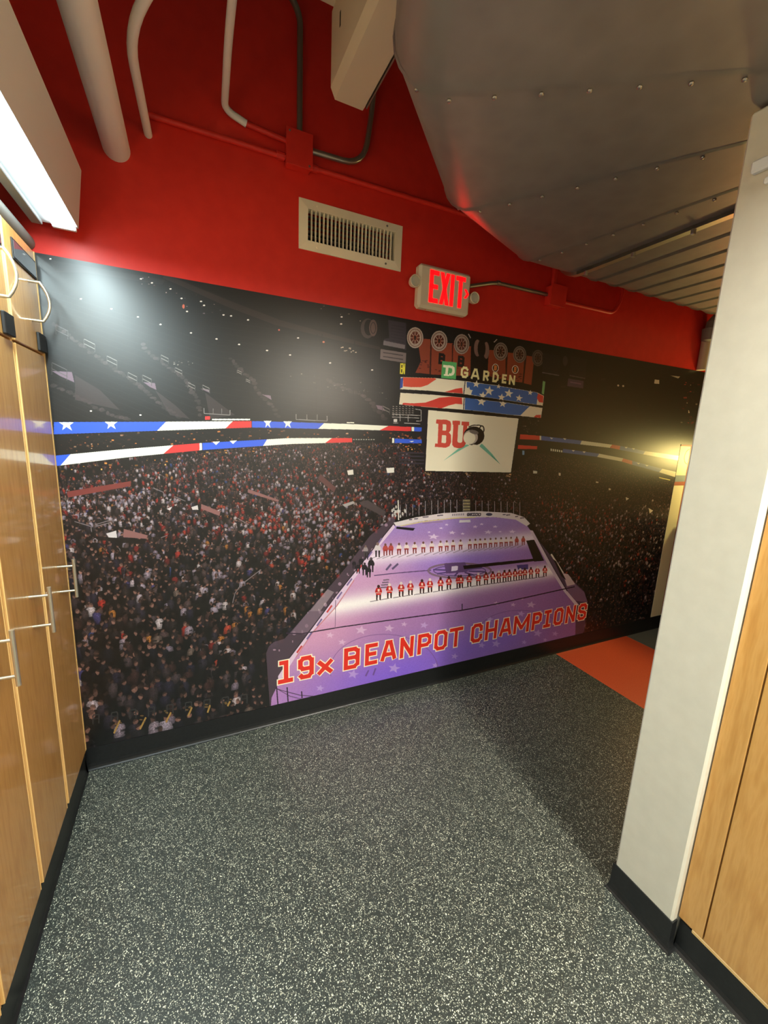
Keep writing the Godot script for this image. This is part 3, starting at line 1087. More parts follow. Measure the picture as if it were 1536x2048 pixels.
# ---- lettering: strokes in a unit box
const GLYPH := {
	"1": [[[0.12, 0.98], [0.55, 0.98], [0.55, 0.0]], [[0.0, 0.0], [1.0, 0.0]]],
	"9": [[[1, 0.44], [0.25, 0.44], [0, 0.58], [0, 0.86], [0.25, 1], [0.75, 1], [1, 0.86], [1, 0.16], [0.75, 0], [0.2, 0], [0, 0.12]]],
	"x": [[[0, 0], [1, 1]], [[0, 1], [1, 0]]],
	"B": [[[0, 0], [0, 1], [0.72, 1], [1, 0.87], [1, 0.64], [0.8, 0.53], [0, 0.53]], [[0.8, 0.53], [1, 0.42], [1, 0.14], [0.72, 0], [0, 0]]],
	"E": [[[1, 1], [0, 1], [0, 0], [1, 0]], [[0, 0.52], [0.85, 0.52]]],
	"A": [[[0, 0], [0.38, 1], [0.62, 1], [1, 0]], [[0.17, 0.3], [0.83, 0.3]]],
	"N": [[[0, 0], [0, 1], [1, 0], [1, 1]]],
	"P": [[[0, 0], [0, 1], [0.72, 1], [1, 0.86], [1, 0.56], [0.72, 0.42], [0, 0.42]]],
	"O": [[[0.26, 0], [0, 0.16], [0, 0.84], [0.26, 1], [0.74, 1], [1, 0.84], [1, 0.16], [0.74, 0], [0.26, 0], [0, 0.16]]],
	"T": [[[0, 1], [1, 1]], [[0.5, 1], [0.5, 0]]],
	"C": [[[1, 0.7], [1, 0.84], [0.74, 1], [0.26, 1], [0, 0.84], [0, 0.16], [0.26, 0], [0.74, 0], [1, 0.16], [1, 0.3]]],
	"H": [[[0, 0], [0, 1]], [[1, 0], [1, 1]], [[0, 0.5], [1, 0.5]]],
	"M": [[[0, 0], [0, 1], [0.5, 0.22], [1, 1], [1, 0]]],
	"I": [[[0.1, 1], [0.9, 1]], [[0.5, 1], [0.5, 0]], [[0.1, 0], [0.9, 0]]],
	"S": [[[1, 0.74], [1, 0.86], [0.75, 1], [0.25, 1], [0, 0.86], [0, 0.66], [0.22, 0.54], [0.78, 0.46], [1, 0.34], [1, 0.14], [0.75, 0], [0.25, 0], [0, 0.14], [0, 0.26]]],
	"G": [[[1, 0.78], [0.72, 1], [0.28, 1], [0, 0.75], [0, 0.25], [0.28, 0], [0.72, 0], [1, 0.2], [1, 0.45], [0.55, 0.45]]],
	"R": [[[0, 0], [0, 1], [0.72, 1], [1, 0.86], [1, 0.6], [0.72, 0.46], [0, 0.46]], [[0.5, 0.46], [1, 0]]],
	"D": [[[0, 0], [0, 1], [0.6, 1], [1, 0.72], [1, 0.28], [0.6, 0], [0, 0]]],
	"U": [[[0, 1], [0, 0.14], [0.2, 0], [0.8, 0], [1, 0.14], [1, 1]]],
	"Q": [[[0, 1], [0.4, 1]], [[0.6, 1], [1, 1]]],
}

func glyph(ch: String, x0: float, y0: float, x1: float, y1: float, t: float, c: Color) -> void:
	# box in wall metres; t: stroke width
	for line in GLYPH[ch]:
		for k in line.size() - 1:
			var a := Vector2(lerpf(x0, x1, line[k][0]), lerpf(y0, y1, line[k][1]))
			var b := Vector2(lerpf(x0, x1, line[k + 1][0]), lerpf(y0, y1, line[k + 1][1]))
			var d := (b - a).normalized()
			var e := d * t * (0.5 if absf(d.x) < 0.05 or absf(d.y) < 0.05 else 0.22)
			var n := d.orthogonal() * t * 0.5
			fill_wall(PackedVector2Array([a - e + n, b + e + n, b + e - n, a - e - n]), c)

# ---- people in the stands
var faces := []

func make_faces() -> void:
	var coats := [
		[22, 19, 20], [28, 24, 26], [34, 28, 30], [20, 18, 22], [44, 38, 42], [30, 23, 23], [18, 17, 18], [52, 42, 44], [32, 31, 40], [24, 21, 21],
		[72, 58, 62], [92, 76, 80], [60, 52, 66], [104, 80, 80], [52, 46, 66], [74, 48, 46],
		[182, 164, 172], [156, 138, 152], [206, 188, 190], [128, 112, 128], [168, 152, 168],
		[168, 48, 40], [140, 38, 36], [176, 66, 48], [122, 34, 34], [98, 32, 32],
		[70, 62, 110], [52, 74, 130], [176, 110, 50], [110, 92, 84],
	]
	var r := RandomNumberGenerator.new()
	r.seed = 12
	for n in coats.size() * 2:
		var c: Array = coats[n % coats.size()]
		var gain := 0.8 if n % coats.size() < 16 else 1.0
		var im := Image.create(24, 36, false, Image.FORMAT_RGBA8)
		im.fill(Color(0, 0, 0, 0))
		var k := r.randf_range(0.3, 1.05)
		var hair := r.randf_range(0.1, 0.7)
		var hx0 := 11.5 + r.randf_range(-3.0, 3.0)
		var hr := r.randf_range(3.2, 4.6)
		var lean := r.randf_range(-0.25, 0.25)
		var low := r.randf_range(24, 40)
		var arm := r.randf() < 0.35
		for y in 36:
			for x in 24:
				var hx := (x - hx0) / hr
				var hy := (y - 6.5) / (hr + 1.0)
				var wide := r.randf_range(8.2, 9.6) if y > 17 else 9.0 * sqrt(maxf(0.05, 1.0 - pow((17.0 - y) / 7.5, 2)))
				var bx_ := (x - 11.5 - lean * (y - 18.0)) / wide
				if hx * hx + hy * hy < 1.0:
					var f := k * (hair if hy < -0.1 + 0.4 * hx else 1.0) * r.randf_range(0.8, 1.15)
					f *= gain
					im.set_pixel(x, y, ink(150 * f, 106 * f, 94 * f, 0.95))
				elif y > 10 and y < low and absf(bx_) < 1.0:
					var f := (1.0 - 0.4 * absf(bx_)) * r.randf_range(0.6, 1.2) * (1.0 - 0.55 * maxf(0.0, (y - 20.0) / 16.0))
					if arm and y > 18 and y < 22 and bx_ > 0.1:
						f *= 0.45
					f *= gain
					im.set_pixel(x, y, ink(c[0] * f, c[1] * f, c[2] * f, 0.95))
		faces.append(im)

func people(zone: Array, size: Callable, pick: Callable, aspect: float, gap: float, r: RandomNumberGenerator) -> void:
	var pg := PackedVector2Array()
	var lo := Vector2(1e9, 1e9)
	var hi := -lo
	for p in zone:
		var v := Vector2(p[0], p[1])
		pg.append(v)
		lo = lo.min(v)
		hi = hi.max(v)
	var y := lo.y
	while y < hi.y:
		var x := lo.x
		var big := 0.0
		while x < hi.x:
			var h: float = size.call(x, y)
			big = h
			var at := Vector2(x + r.randf_range(-0.3, 0.3) * h, y + r.randf_range(-0.25, 0.25) * h)
			if Geometry2D.is_point_in_polygon(at, pg):
				var who: int = pick.call(at.x, at.y, r)
				if who >= 0:
					stamp(faces[who + (30 if r.randf() < 0.5 else 0)], at.x, at.y, h * aspect * r.randf_range(0.85, 1.2), h * r.randf_range(0.75, 1.2), r.randf() < 0.5)
			x += h * aspect * gap
		y += maxf(2.0, size.call((lo.x + hi.x) * 0.5, y) * 0.42)

func stamp(face: Image, px: float, py: float, w: float, h: float, flip: bool) -> void:
	var a := on_wall(px - w * 0.5, py)
	var b := on_wall(px + w * 0.5, py)
	var c := on_wall(px, py - h * 0.5)
	var d := on_wall(px, py + h * 0.5)
	for sh in sheets:
		var tw := int((b.x - a.x) * sh.s)
		var th := int((c.y - d.y) * sh.s)
		if tw < 1 or th < 1:
			continue
		var im: Image = sh.im
		var x := int((a.x - sh.x) * sh.s)
		var yy := int((MU_T - c.y) * sh.s)
		if x + tw < 0 or x > im.get_width():
			continue
		var f: Image = face.duplicate()
		if flip:
			f.flip_x()
		f.resize(tw, th, Image.INTERPOLATE_BILINEAR)
		im.blend_rect(f, Rect2i(0, 0, tw, th), Vector2i(x, yy))

func sparks(zone: Array, count: int, r: RandomNumberGenerator, cols: Array, s0: float, s1: float) -> void:
	var pg := PackedVector2Array()
	var lo := Vector2(1e9, 1e9)
	var hi := -lo
	for p in zone:
		var v := Vector2(p[0], p[1])
		pg.append(v)
		lo = lo.min(v)
		hi = hi.max(v)
	for k in count:
		var at := Vector2(r.randf_range(lo.x, hi.x), r.randf_range(lo.y, hi.y))
		if not Geometry2D.is_point_in_polygon(at, pg):
			continue
		var c: Array = cols[r.randi() % cols.size()]
		var f := r.randf_range(0.4, 1.0)
		var s := r.randf_range(s0, s1)
		var w := s * r.randf_range(0.7, 2.2)
		poly([[at.x, at.y], [at.x + w, at.y + r.randf_range(-0.3, 0.3)], [at.x + w, at.y + s], [at.x, at.y + s]], ink(c[0] * f, c[1] * f, c[2] * f))

# ---- the picture
func draw_arena() -> void:
	var r := RandomNumberGenerator.new()
	r.seed = 2024
	for sh in sheets:
		sh.im.fill(ink(13, 13, 13))
	make_faces()
	upper_bowl(r)
	crowd(r)
	ribbons(r)
	rink(r)
	jumbotron(r)
	title()

func upper_bowl(r: RandomNumberGenerator) -> void:
	# seat rows: faint slanting lines in the dark
	for k in 26:
		var y0 := 560.0 + k * 11.0
		stroke([[95, y0 + 20], [420, y0 + 125 + k * 2]], 2.0, ink(24, 24, 24, 0.6))
	for k in 14:
		var y0 := 640.0 + k * 12.0
		stroke([[420, y0], [760, y0 + 50]], 1.6, ink(22, 22, 21, 0.6))
	# roof edge
	poly([[330, 548], [455, 600], [560, 640], [660, 668], [760, 694], [760, 700], [655, 676], [550, 650], [450, 612], [380, 580], [325, 556]], ink(40, 31, 29))
	poly([[100, 520], [175, 533], [330, 560], [325, 570], [170, 545], [110, 545]], ink(30, 26, 27))
	# stairs and landings
	for s in [
		[[106, 650], [130, 662], [148, 680], [175, 700], [205, 722], [240, 745], [275, 770], [300, 790], [330, 815], [365, 838]],
		[[108, 770], [140, 785], [165, 800], [185, 812], [225, 830], [262, 838]],
		[[285, 690], [305, 712], [345, 738], [375, 765], [395, 800], [400, 835]],
		[[460, 718], [480, 738], [505, 762], [520, 790], [545, 815], [560, 838]],
		[[655, 760], [740, 800], [750, 818], [775, 840]],
	]:
		for k in s.size() - 1:
			var a := Vector2(s[k][0], s[k][1])
			var b := Vector2(s[k + 1][0], s[k + 1][1])
			var n := maxi(2, int(a.distance_to(b) / 6.0))
			for i in n:
				var q := a.lerp(b, float(i) / n) + Vector2(r.randf_range(-2, 2), r.randf_range(-2, 2))
				var f := r.randf_range(0.6, 1.1)
				oval(q.x, q.y, r.randf_range(3, 7), r.randf_range(2, 4.5), ink(68 * f, 58 * f, 58 * f, 0.75))
	for q in [
		[[104, 742], [144, 744], [149, 765], [120, 752]], [[286, 764], [310, 766], [313, 780], [300, 774]], [[400, 777], [418, 779], [420, 786]],
		[[524, 789], [541, 791], [543, 800]], [[752, 810], [765, 812], [770, 822], [755, 818]],
	]:
		poly(q, ink(112, 92, 106))
	for q in [[[150, 750], [200, 780], [240, 820], [150, 800]], [[310, 780], [350, 810], [380, 838], [340, 830]], [[410, 785], [470, 830], [420, 838]]]:
		poly(q, ink(58, 49, 50, 0.8))
	# rails
	var rail := ink(126, 121, 116)
	for p in [[112, 650, 24], [168, 678, 22], [214, 712, 20], [256, 745, 18], [322, 710, 15], [350, 735, 14], [376, 765, 14], [104, 725, 30], [285, 750, 18], [405, 770, 14], [474, 740, 9], [492, 758, 8], [765, 812, 14]]:
		var w: float = p[2]
		for e in [0.0, 0.42]:
			stroke([[p[0], p[1] + w * e], [p[0] + w, p[1] + w * (e + 0.5)]], 1.4, rail if w < 23 else ink(84, 80, 80))
		stroke([[p[0], p[1]], [p[0], p[1] + w * 0.8]], 1.2, ink(70, 68, 66))
		stroke([[p[0] + w, p[1] + w * 0.5], [p[0] + w, p[1] + w * 1.2]], 1.2, ink(70, 68, 66))
	for p in [[408, 816, 52], [592, 828, 62]]:
		stroke([[p[0], p[1]], [p[0], p[1] + 11], [p[0] + p[2], p[1] + 14], [p[0] + p[2], p[1] + 4]], 1.5, ink(130, 126, 124))
		stroke([[p[0] + p[2] * 0.35, p[1] + 1], [p[0] + p[2] * 0.35, p[1] + 12]], 1.3, ink(110, 108, 106))
		stroke([[p[0] + p[2] * 0.68, p[1] + 1], [p[0] + p[2] * 0.68, p[1] + 12]], 1.3, ink(110, 108, 106))
	# hanging cables
	for x in [618, 634, 644]:
		stroke([[x, 668], [x - 2, 830]], 1.4, ink(7, 7, 7))
	stroke([[709, 682], [705, 845]], 1.8, ink(5, 5, 5))
	# lights in the dark
	for p in [[101, 518], [162, 598], [223, 618], [276, 634], [321, 649], [382, 666], [433, 678], [478, 689], [534, 701], [580, 710], [660, 726], [744, 740], [282, 558], [304, 566], [341, 578], [363, 597], [374, 623], [402, 603], [408, 611], [447, 630], [462, 632], [496, 640], [596, 676], [683, 634], [682, 648], [281, 830], [182, 822]]:
		oval(p[0], p[1], 2.4, 1.5, ink(226, 216, 206))
	oval(367, 613, 2.5, 4.5, ink(196, 92, 66))
	oval(647, 684, 2.4, 2.0, ink(206, 120, 90))
	oval(558, 660, 2.0, 1.8, ink(190, 90, 80))
	sparks([[235, 556], [300, 552], [420, 600], [500, 640], [490, 655], [400, 625], [300, 580]], 60, r, [[150, 130, 140], [190, 160, 150], [120, 84, 84]], 1.0, 2.4)
	sparks([[345, 715], [400, 722], [400, 735], [345, 728]], 14, r, [[150, 140, 128]], 1.0, 2.0)
	sparks([[500, 735], [560, 745], [600, 765], [780, 800], [780, 775], [620, 745]], 70, r, [[120, 116, 104], [90, 86, 80]], 1.0, 2.0)
	sparks([[680, 690], [712, 698], [712, 712], [680, 702]], 18, r, [[220, 196, 170]], 1.0, 2.4)
	sparks([[640, 600], [760, 640], [740, 655], [640, 625]], 14, r, [[170, 150, 130]], 1.0, 2.4)
	# right end of the upper bowl
	sparks([[1120, 745], [1390, 770], [1365, 885], [1100, 868]], 90, r, [[34, 30, 28], [26, 24, 22]], 1.5, 5.0)
	sparks([[1365, 760], [1398, 765], [1385, 850], [1360, 850]], 26, r, [[190, 170, 160], [120, 40, 36], [90, 30, 28]], 1.5, 3.2)
	for p in [[1236, 771], [1246, 772]]:
		oval(p[0], p[1], 2.0, 2.0, ink(206, 196, 180))
	poly([[1309, 759], [1318, 760], [1318, 768], [1308, 767]], ink(190, 180, 170))
	poly([[1340, 751], [1360, 753], [1356, 757]], ink(150, 140, 134))

func crowd(r: RandomNumberGenerator) -> void:
	var left := [[116, 925], [300, 908], [405, 900], [560, 888], [700, 886], [800, 888], [850, 945], [850, 1005], [800, 1030], [786, 1040], [740, 1071], [693, 1133], [619, 1220], [569, 1277], [547, 1284], [530, 1306], [541, 1430], [165, 1510], [120, 1180]]
	var far := [[690, 886], [850, 940], [1060, 945], [1090, 1010], [1066, 1040], [950, 1015], [860, 1022], [770, 1040]]
	var right := [[1030, 940], [1070, 905], [1365, 965], [1350, 1060], [1305, 1250], [1160, 1275], [1176, 1204], [1130, 1146], [1062, 1045]]
	var size_left := func(x: float, y: float) -> float:
		return maxf(7.0, 8.0 + (y - 900.0) * 0.066 * (1.6 - 1.15 * clampf(x / 700.0, 0, 1)))
	var clump := FastNoiseLite.new()
	clump.seed = 4
	clump.frequency = 0.022
	var pick_left := func(x: float, y: float, q: RandomNumberGenerator) -> int:
		var lump := clump.get_noise_2d(x, y)
		if q.randf() < 0.12 + 0.22 * clampf((y - 1180.0) / 200.0, 0.0, 1.0) - lump * 0.6 or (y < 965.0 - (x - 120.0) * 0.2 and q.randf() < 0.75):
			return -1
		var glow := exp(-(pow((x - 625.0) / 95.0, 2) + pow((y - 1045.0) / 75.0, 2)))
		var band2 := exp(-(pow((x - 420.0) / 260.0, 2) + pow((y - 1010.0) / 80.0, 2)))
		var pale := exp(-(pow((x - 225.0) / 90.0, 2) + pow((y - 1015.0) / 32.0, 2)))
		var dim := clampf((1500.0 - y) / 500.0, 0.25, 1.0) * clampf((y - 880.0) / 60.0, 0.2, 1.0)
		var bright := (0.07 + 0.12 * dim + 0.42 * glow + 0.16 * band2) * (1.0 + lump * 1.2)
		if q.randf() < 0.5 * pale + 0.42 * exp(-(pow((x - 640.0) / 38.0, 2) + pow((y - 1035.0) / 45.0, 2))):
			return 16 + q.randi() % 5
		var u := q.randf()
		if u < bright * lerpf(0.5, 0.72, clampf((y - 1080.0) / 120.0, 0, 1)):
			return 16 + q.randi() % 5
		if u < bright:
			return 21 + q.randi() % 5
		if u < bright + 0.3:
			return 10 + q.randi() % 6
		if u < bright + 0.32:
			return 26 + q.randi() % 4
		return q.randi() % 10
	var size_far := func(_x: float, y: float) -> float:
		return 6.5 + (y - 900.0) * 0.03
	var pick_far := func(_x: float, _y: float, q: RandomNumberGenerator) -> int:
		var u := q.randf()
		if u < 0.05:
			return 17 + q.randi() % 4
		if u < 0.09:
			return 24 + q.randi() % 2
		if u < 0.34:
			return 10 + q.randi() % 6
		return q.randi() % 10
	var size_right := func(_x: float, y: float) -> float:
		return 7.0 + (y - 950.0) * 0.022
	var pick_right := func(x: float, y: float, q: RandomNumberGenerator) -> int:
		var lit := clampf((y - 985.0) / 60.0, 0.0, 1.0) * clampf((1260.0 - y) / 120.0, 0.12, 1.0)
		var red := exp(-(pow((x - 1130.0) / 40.0, 2) + pow((y - 1020.0) / 28.0, 2))) + exp(-(pow((x - 1200.0) / 34.0, 2) + pow((y - 1045.0) / 26.0, 2)))
		var u := q.randf()
		if u < 0.13 * lit:
			return 16 + q.randi() % 5
		if u < 0.17 * lit + 0.3 * red:
			return 21 + q.randi() % 5
		if u < 0.5 * lit + 0.1:
			return 10 + q.randi() % 6
		return q.randi() % 10
	people(far, size_far, pick_far, 0.62, 0.6, r)
	people(left, size_left, pick_left, 0.66, 0.58, r)
	people(right, size_right, pick_right, 0.55, 0.62, r)
	# concourse lamps
	sparks([[116, 868], [340, 862], [503, 858], [830, 862], [830, 876], [560, 874], [400, 884], [118, 905]], 320, r, [[196, 118, 60], [150, 84, 50], [90, 52, 40], [186, 140, 110], [70, 46, 40]], 1.2, 3.0)
	sparks([[120, 932], [300, 916], [405, 902], [560, 890], [790, 888], [790, 900], [560, 902], [410, 916], [300, 935], [124, 965]], 260, r, [[206, 132, 60], [230, 170, 96], [130, 70, 44], [90, 50, 40]], 1.2, 3.2)
	sparks([[790, 868], [845, 868], [845, 905], [790, 905]], 70, r, [[196, 96, 50], [230, 160, 90], [150, 80, 50]], 1.2, 2.6)
	# vomitory walls and signs among the crowd
	var z := [3.072, 120.0, 880.0]
	poly([[134, 983], [262, 962], [262, 972], [136, 995]], ink(110, 48, 44))
	for q in [[[392, 545], [540, 585], [530, 606], [388, 596]], [[868, 392], [985, 440], [980, 466], [866, 422]], [[1155, 300], [1345, 368], [1340, 380], [1152, 322]]]:
		poly(zp(q, z[0], z[1], z[2]), ink(124, 84, 82))
	for q in [[[200, 590], [380, 600], [530, 612], [520, 640], [380, 632], [230, 612]], [[700, 400], [790, 440], [780, 452], [700, 420]]]:
		poly(zp(q, z[0], z[1], z[2]), ink(16, 13, 14, 0.85))
	for q in [[[284, 574], [345, 556], [352, 600], [300, 598]], [[806, 412], [846, 400], [850, 428], [815, 428]], [[655, 422], [690, 408], [676, 434]]]:
		poly(zp(q, z[0], z[1], z[2]), ink(186, 176, 176))
	for q in [[[215, 520], [315, 490]], [[218, 530], [316, 505]], [[700, 345], [770, 375]], [[575, 295], [635, 320], [640, 350]], [[90, 500], [190, 530], [195, 565]], [[1060, 1000], [1075, 940], [1110, 890], [1235, 795]], [[690, 385], [735, 372]], [[1090, 480], [1160, 520]], [[620, 600], [660, 585]]]:
		stroke(zp(q, z[0], z[1], z[2]), 1.5, ink(112, 102, 104))
	poly([[640, 948], [672, 975], [668, 985], [636, 958]], ink(86, 52, 52))
	poly([[684, 1009], [706, 1002], [710, 1006], [690, 1014]], ink(150, 142, 140))
	poly([[718, 1004], [735, 1000], [770, 1022], [768, 1034], [722, 1010]], ink(66, 55, 57))
	poly([[694, 941], [706, 939], [707, 949], [696, 950]], ink(206, 198, 188))
	poly([[772, 936], [788, 935], [788, 945], [774, 946]], ink(216, 210, 200))
	# chairs and brass rails at the near edge
	for k in 9:
		var x := 186.0 + k * 37.0
		var y := 1430.0 - k * 5.0
		stroke([[x, y + 18], [x, y], [x + 12, y - 2], [x + 12, y + 16]], 2.4, ink(46, 44, 44))
		stroke([[x, y + 8], [x + 12, y + 6]], 2.0, ink(40, 38, 38))
	for q in [[[228, 1466], [240, 1440]], [[280, 1458], [292, 1434]], [[332, 1444], [342, 1424]], [[376, 1432], [384, 1414]], [[415, 1425], [420, 1410]], [[455, 1412], [460, 1402]]]:
		stroke(q, 3.4, ink(150, 116, 60))
		for i in 3:
			oval(q[1][0] - 6 + r.randf_range(-8, 8), q[1][1] + r.randf_range(-4, 10), r.randf_range(1.5, 4), 1.6, ink(110, 84, 48, 0.8))
	# papers on the far side
	for q in [[1070, 944, 8, 6], [1119, 948, 4, 6], [1194, 964, 5, 3], [1219, 978, 4, 4]]:
		poly([[q[0] - q[2] * 0.5, q[1] - q[3] * 0.5], [q[0] + q[2] * 0.5, q[1] - q[3] * 0.5 + 1], [q[0] + q[2] * 0.5, q[1] + q[3] * 0.5], [q[0] - q[2] * 0.5, q[1] + q[3] * 0.5]], ink(196, 190, 170))
	poly([[1297, 1016], [1306, 1021], [1299, 1027]], ink(216, 206, 190))
	poly([[1251, 994], [1258, 997], [1252, 1001]], ink(206, 198, 184))

func ribbons(r: RandomNumberGenerator) -> void:
	var blue := ink(44, 86, 206)
	var cream := ink(232, 230, 214)
	var red := ink(214, 48, 48)
	var top := [[108, 844], [300, 843.5], [503, 842], [580, 844], [703, 848], [846, 855]]
	var bot := [[108, 868.5], [300, 862], [503, 855], [580, 856.5], [703, 859], [846, 863]]
	band(top, bot, [[108, 332, 0, -18, blue], [332, 466, -18, -15, cream], [466, 503, -15, 0, red], [504, 648, 0, -12, blue], [648, 777, -12, -18, cream], [777, 822, -18, 0, red], [823, 828, 0, 0, cream], [828, 846, 0, 0, blue]])
	top = [[112, 911], [250, 898], [402, 886], [580, 876], [704, 876]]
	bot = [[112, 932], [250, 915], [405, 900], [580, 888], [704, 884.5]]
	band(top, bot, [[112, 141, 0, -20, blue], [141, 347, -20, -20, cream], [347, 399, -20, 0, red], [399, 404, 0, 0, cream], [405, 534, 0, -8, blue], [534, 664, -8, -14, cream], [664, 704, -14, 0, red]])
	poly([[784, 876], [788, 876], [788, 886], [784, 886]], cream)
	poly([[789, 877], [845, 879], [845, 886.5], [789, 886]], blue)
	for k in 9:
		poly([[706 + k * 5, 878], [709 + k * 5, 878], [709 + k * 5, 880], [706 + k * 5, 880]], ink(150, 150, 140))
	for p in [[133, 848, 15, 2.0], [222, 847, 13, 1.2], [535, 845, 8, 1.0], [575, 846, 9, 0.6]]:
		var w: float = p[2]
		var d: float = 9.0 + p[3] * 2.0
		poly([[p[0] - w, p[1] - 3.5], [p[0] + w, p[1] - 3.5], [p[0] + w * 0.45, p[1] + d * 0.2], [p[0] + w * 0.75, p[1] + d], [p[0], p[1] + d * 0.45], [p[0] - w * 0.55, p[1] + d * 0.95], [p[0] - w * 0.4, p[1] + d * 0.2]], cream)
	for p in [[432, 886], [466, 884]]:
		poly([[p[0] - 7, p[1] - 2.5], [p[0] + 8, p[1] - 3.5], [p[0], p[1] + 4]], cream)
	poly([[818, 882], [828, 882], [823, 884.5]], cream)
	stroke([[410, 836], [420, 836]], 7, red)
	stroke([[424, 839], [500, 839]], 3, cream)
	stroke([[693, 845], [708, 845.5]], 2, cream)
	# right side
	var zz := func(l: Array) -> Array:
		return zp(l, 3.84, 1030.0, 660.0)
	blue = ink(70, 92, 150)
	cream = ink(206, 204, 178)
	top = zz.call([[40, 800], [190, 812], [515, 850], [745, 880], [810, 890], [1000, 930], [1275, 968]])
	bot = zz.call([[30, 838], [190, 845], [500, 878], [730, 905], [805, 920], [985, 955], [1260, 1003]])
	band(top, bot, [[1040, 1079, -1, 0, ink(196, 58, 46)], [1079, 1082, 0, 0, cream], [1082, 1163, 0, -3, blue], [1163, 1224, -3, -5, cream], [1224, 1240, -5, -1, ink(186, 70, 52)], [1240, 1290, -1, -4, blue], [1290, 1362, -4, -5, cream]])
	top = zz.call([[370, 912], [650, 950], [830, 985], [900, 1005], [1130, 1065], [1250, 1093]])
	bot = zz.call([[365, 940], [635, 975], [820, 1010], [900, 1035], [1100, 1090], [1240, 1133]])
	band(top, bot, [[1126, 1198, -1, -4, blue], [1198, 1246, -4, -3, cream], [1246, 1264, -3, 0, ink(186, 70, 52)], [1264, 1324, 0, -6, blue], [1324, 1355, -6, -2, cream]])
	poly(zz.call([[22, 882], [170, 892], [168, 916], [20, 912]]), ink(196, 58, 46))
	poly(zz.call([[55, 925], [72, 927], [70, 958], [55, 958]]), ink(110, 150, 180))
	for k in 6:
		poly(zz.call([[272 + k * 16, 910 + k * 2.5], [282 + k * 16, 911 + k * 2.5], [282 + k * 16, 930 + k * 2], [272 + k * 16, 928 + k * 2]]), ink(206, 206, 186))
	for p in [[278, 831], [380, 836], [850, 902], [908, 912], [445, 926], [528, 936], [945, 1024], [1010, 1040]]:
		poly(zz.call([[p[0] - 12, p[1] - 5], [p[0] + 14, p[1] - 3], [p[0] + 2, p[1] + 8]]), ink(206, 206, 196))
	# camera mast and bright figures
	stroke(zz.call([[718, 1062], [726, 1006], [772, 1004]]), 2.2, ink(6, 6, 6))
	stroke(zz.call([[712, 1118], [758, 1120]]), 2.0, ink(6, 6, 6))
	stroke(zz.call([[1105, 1132], [1190, 1152]]), 2.0, ink(206, 196, 120))

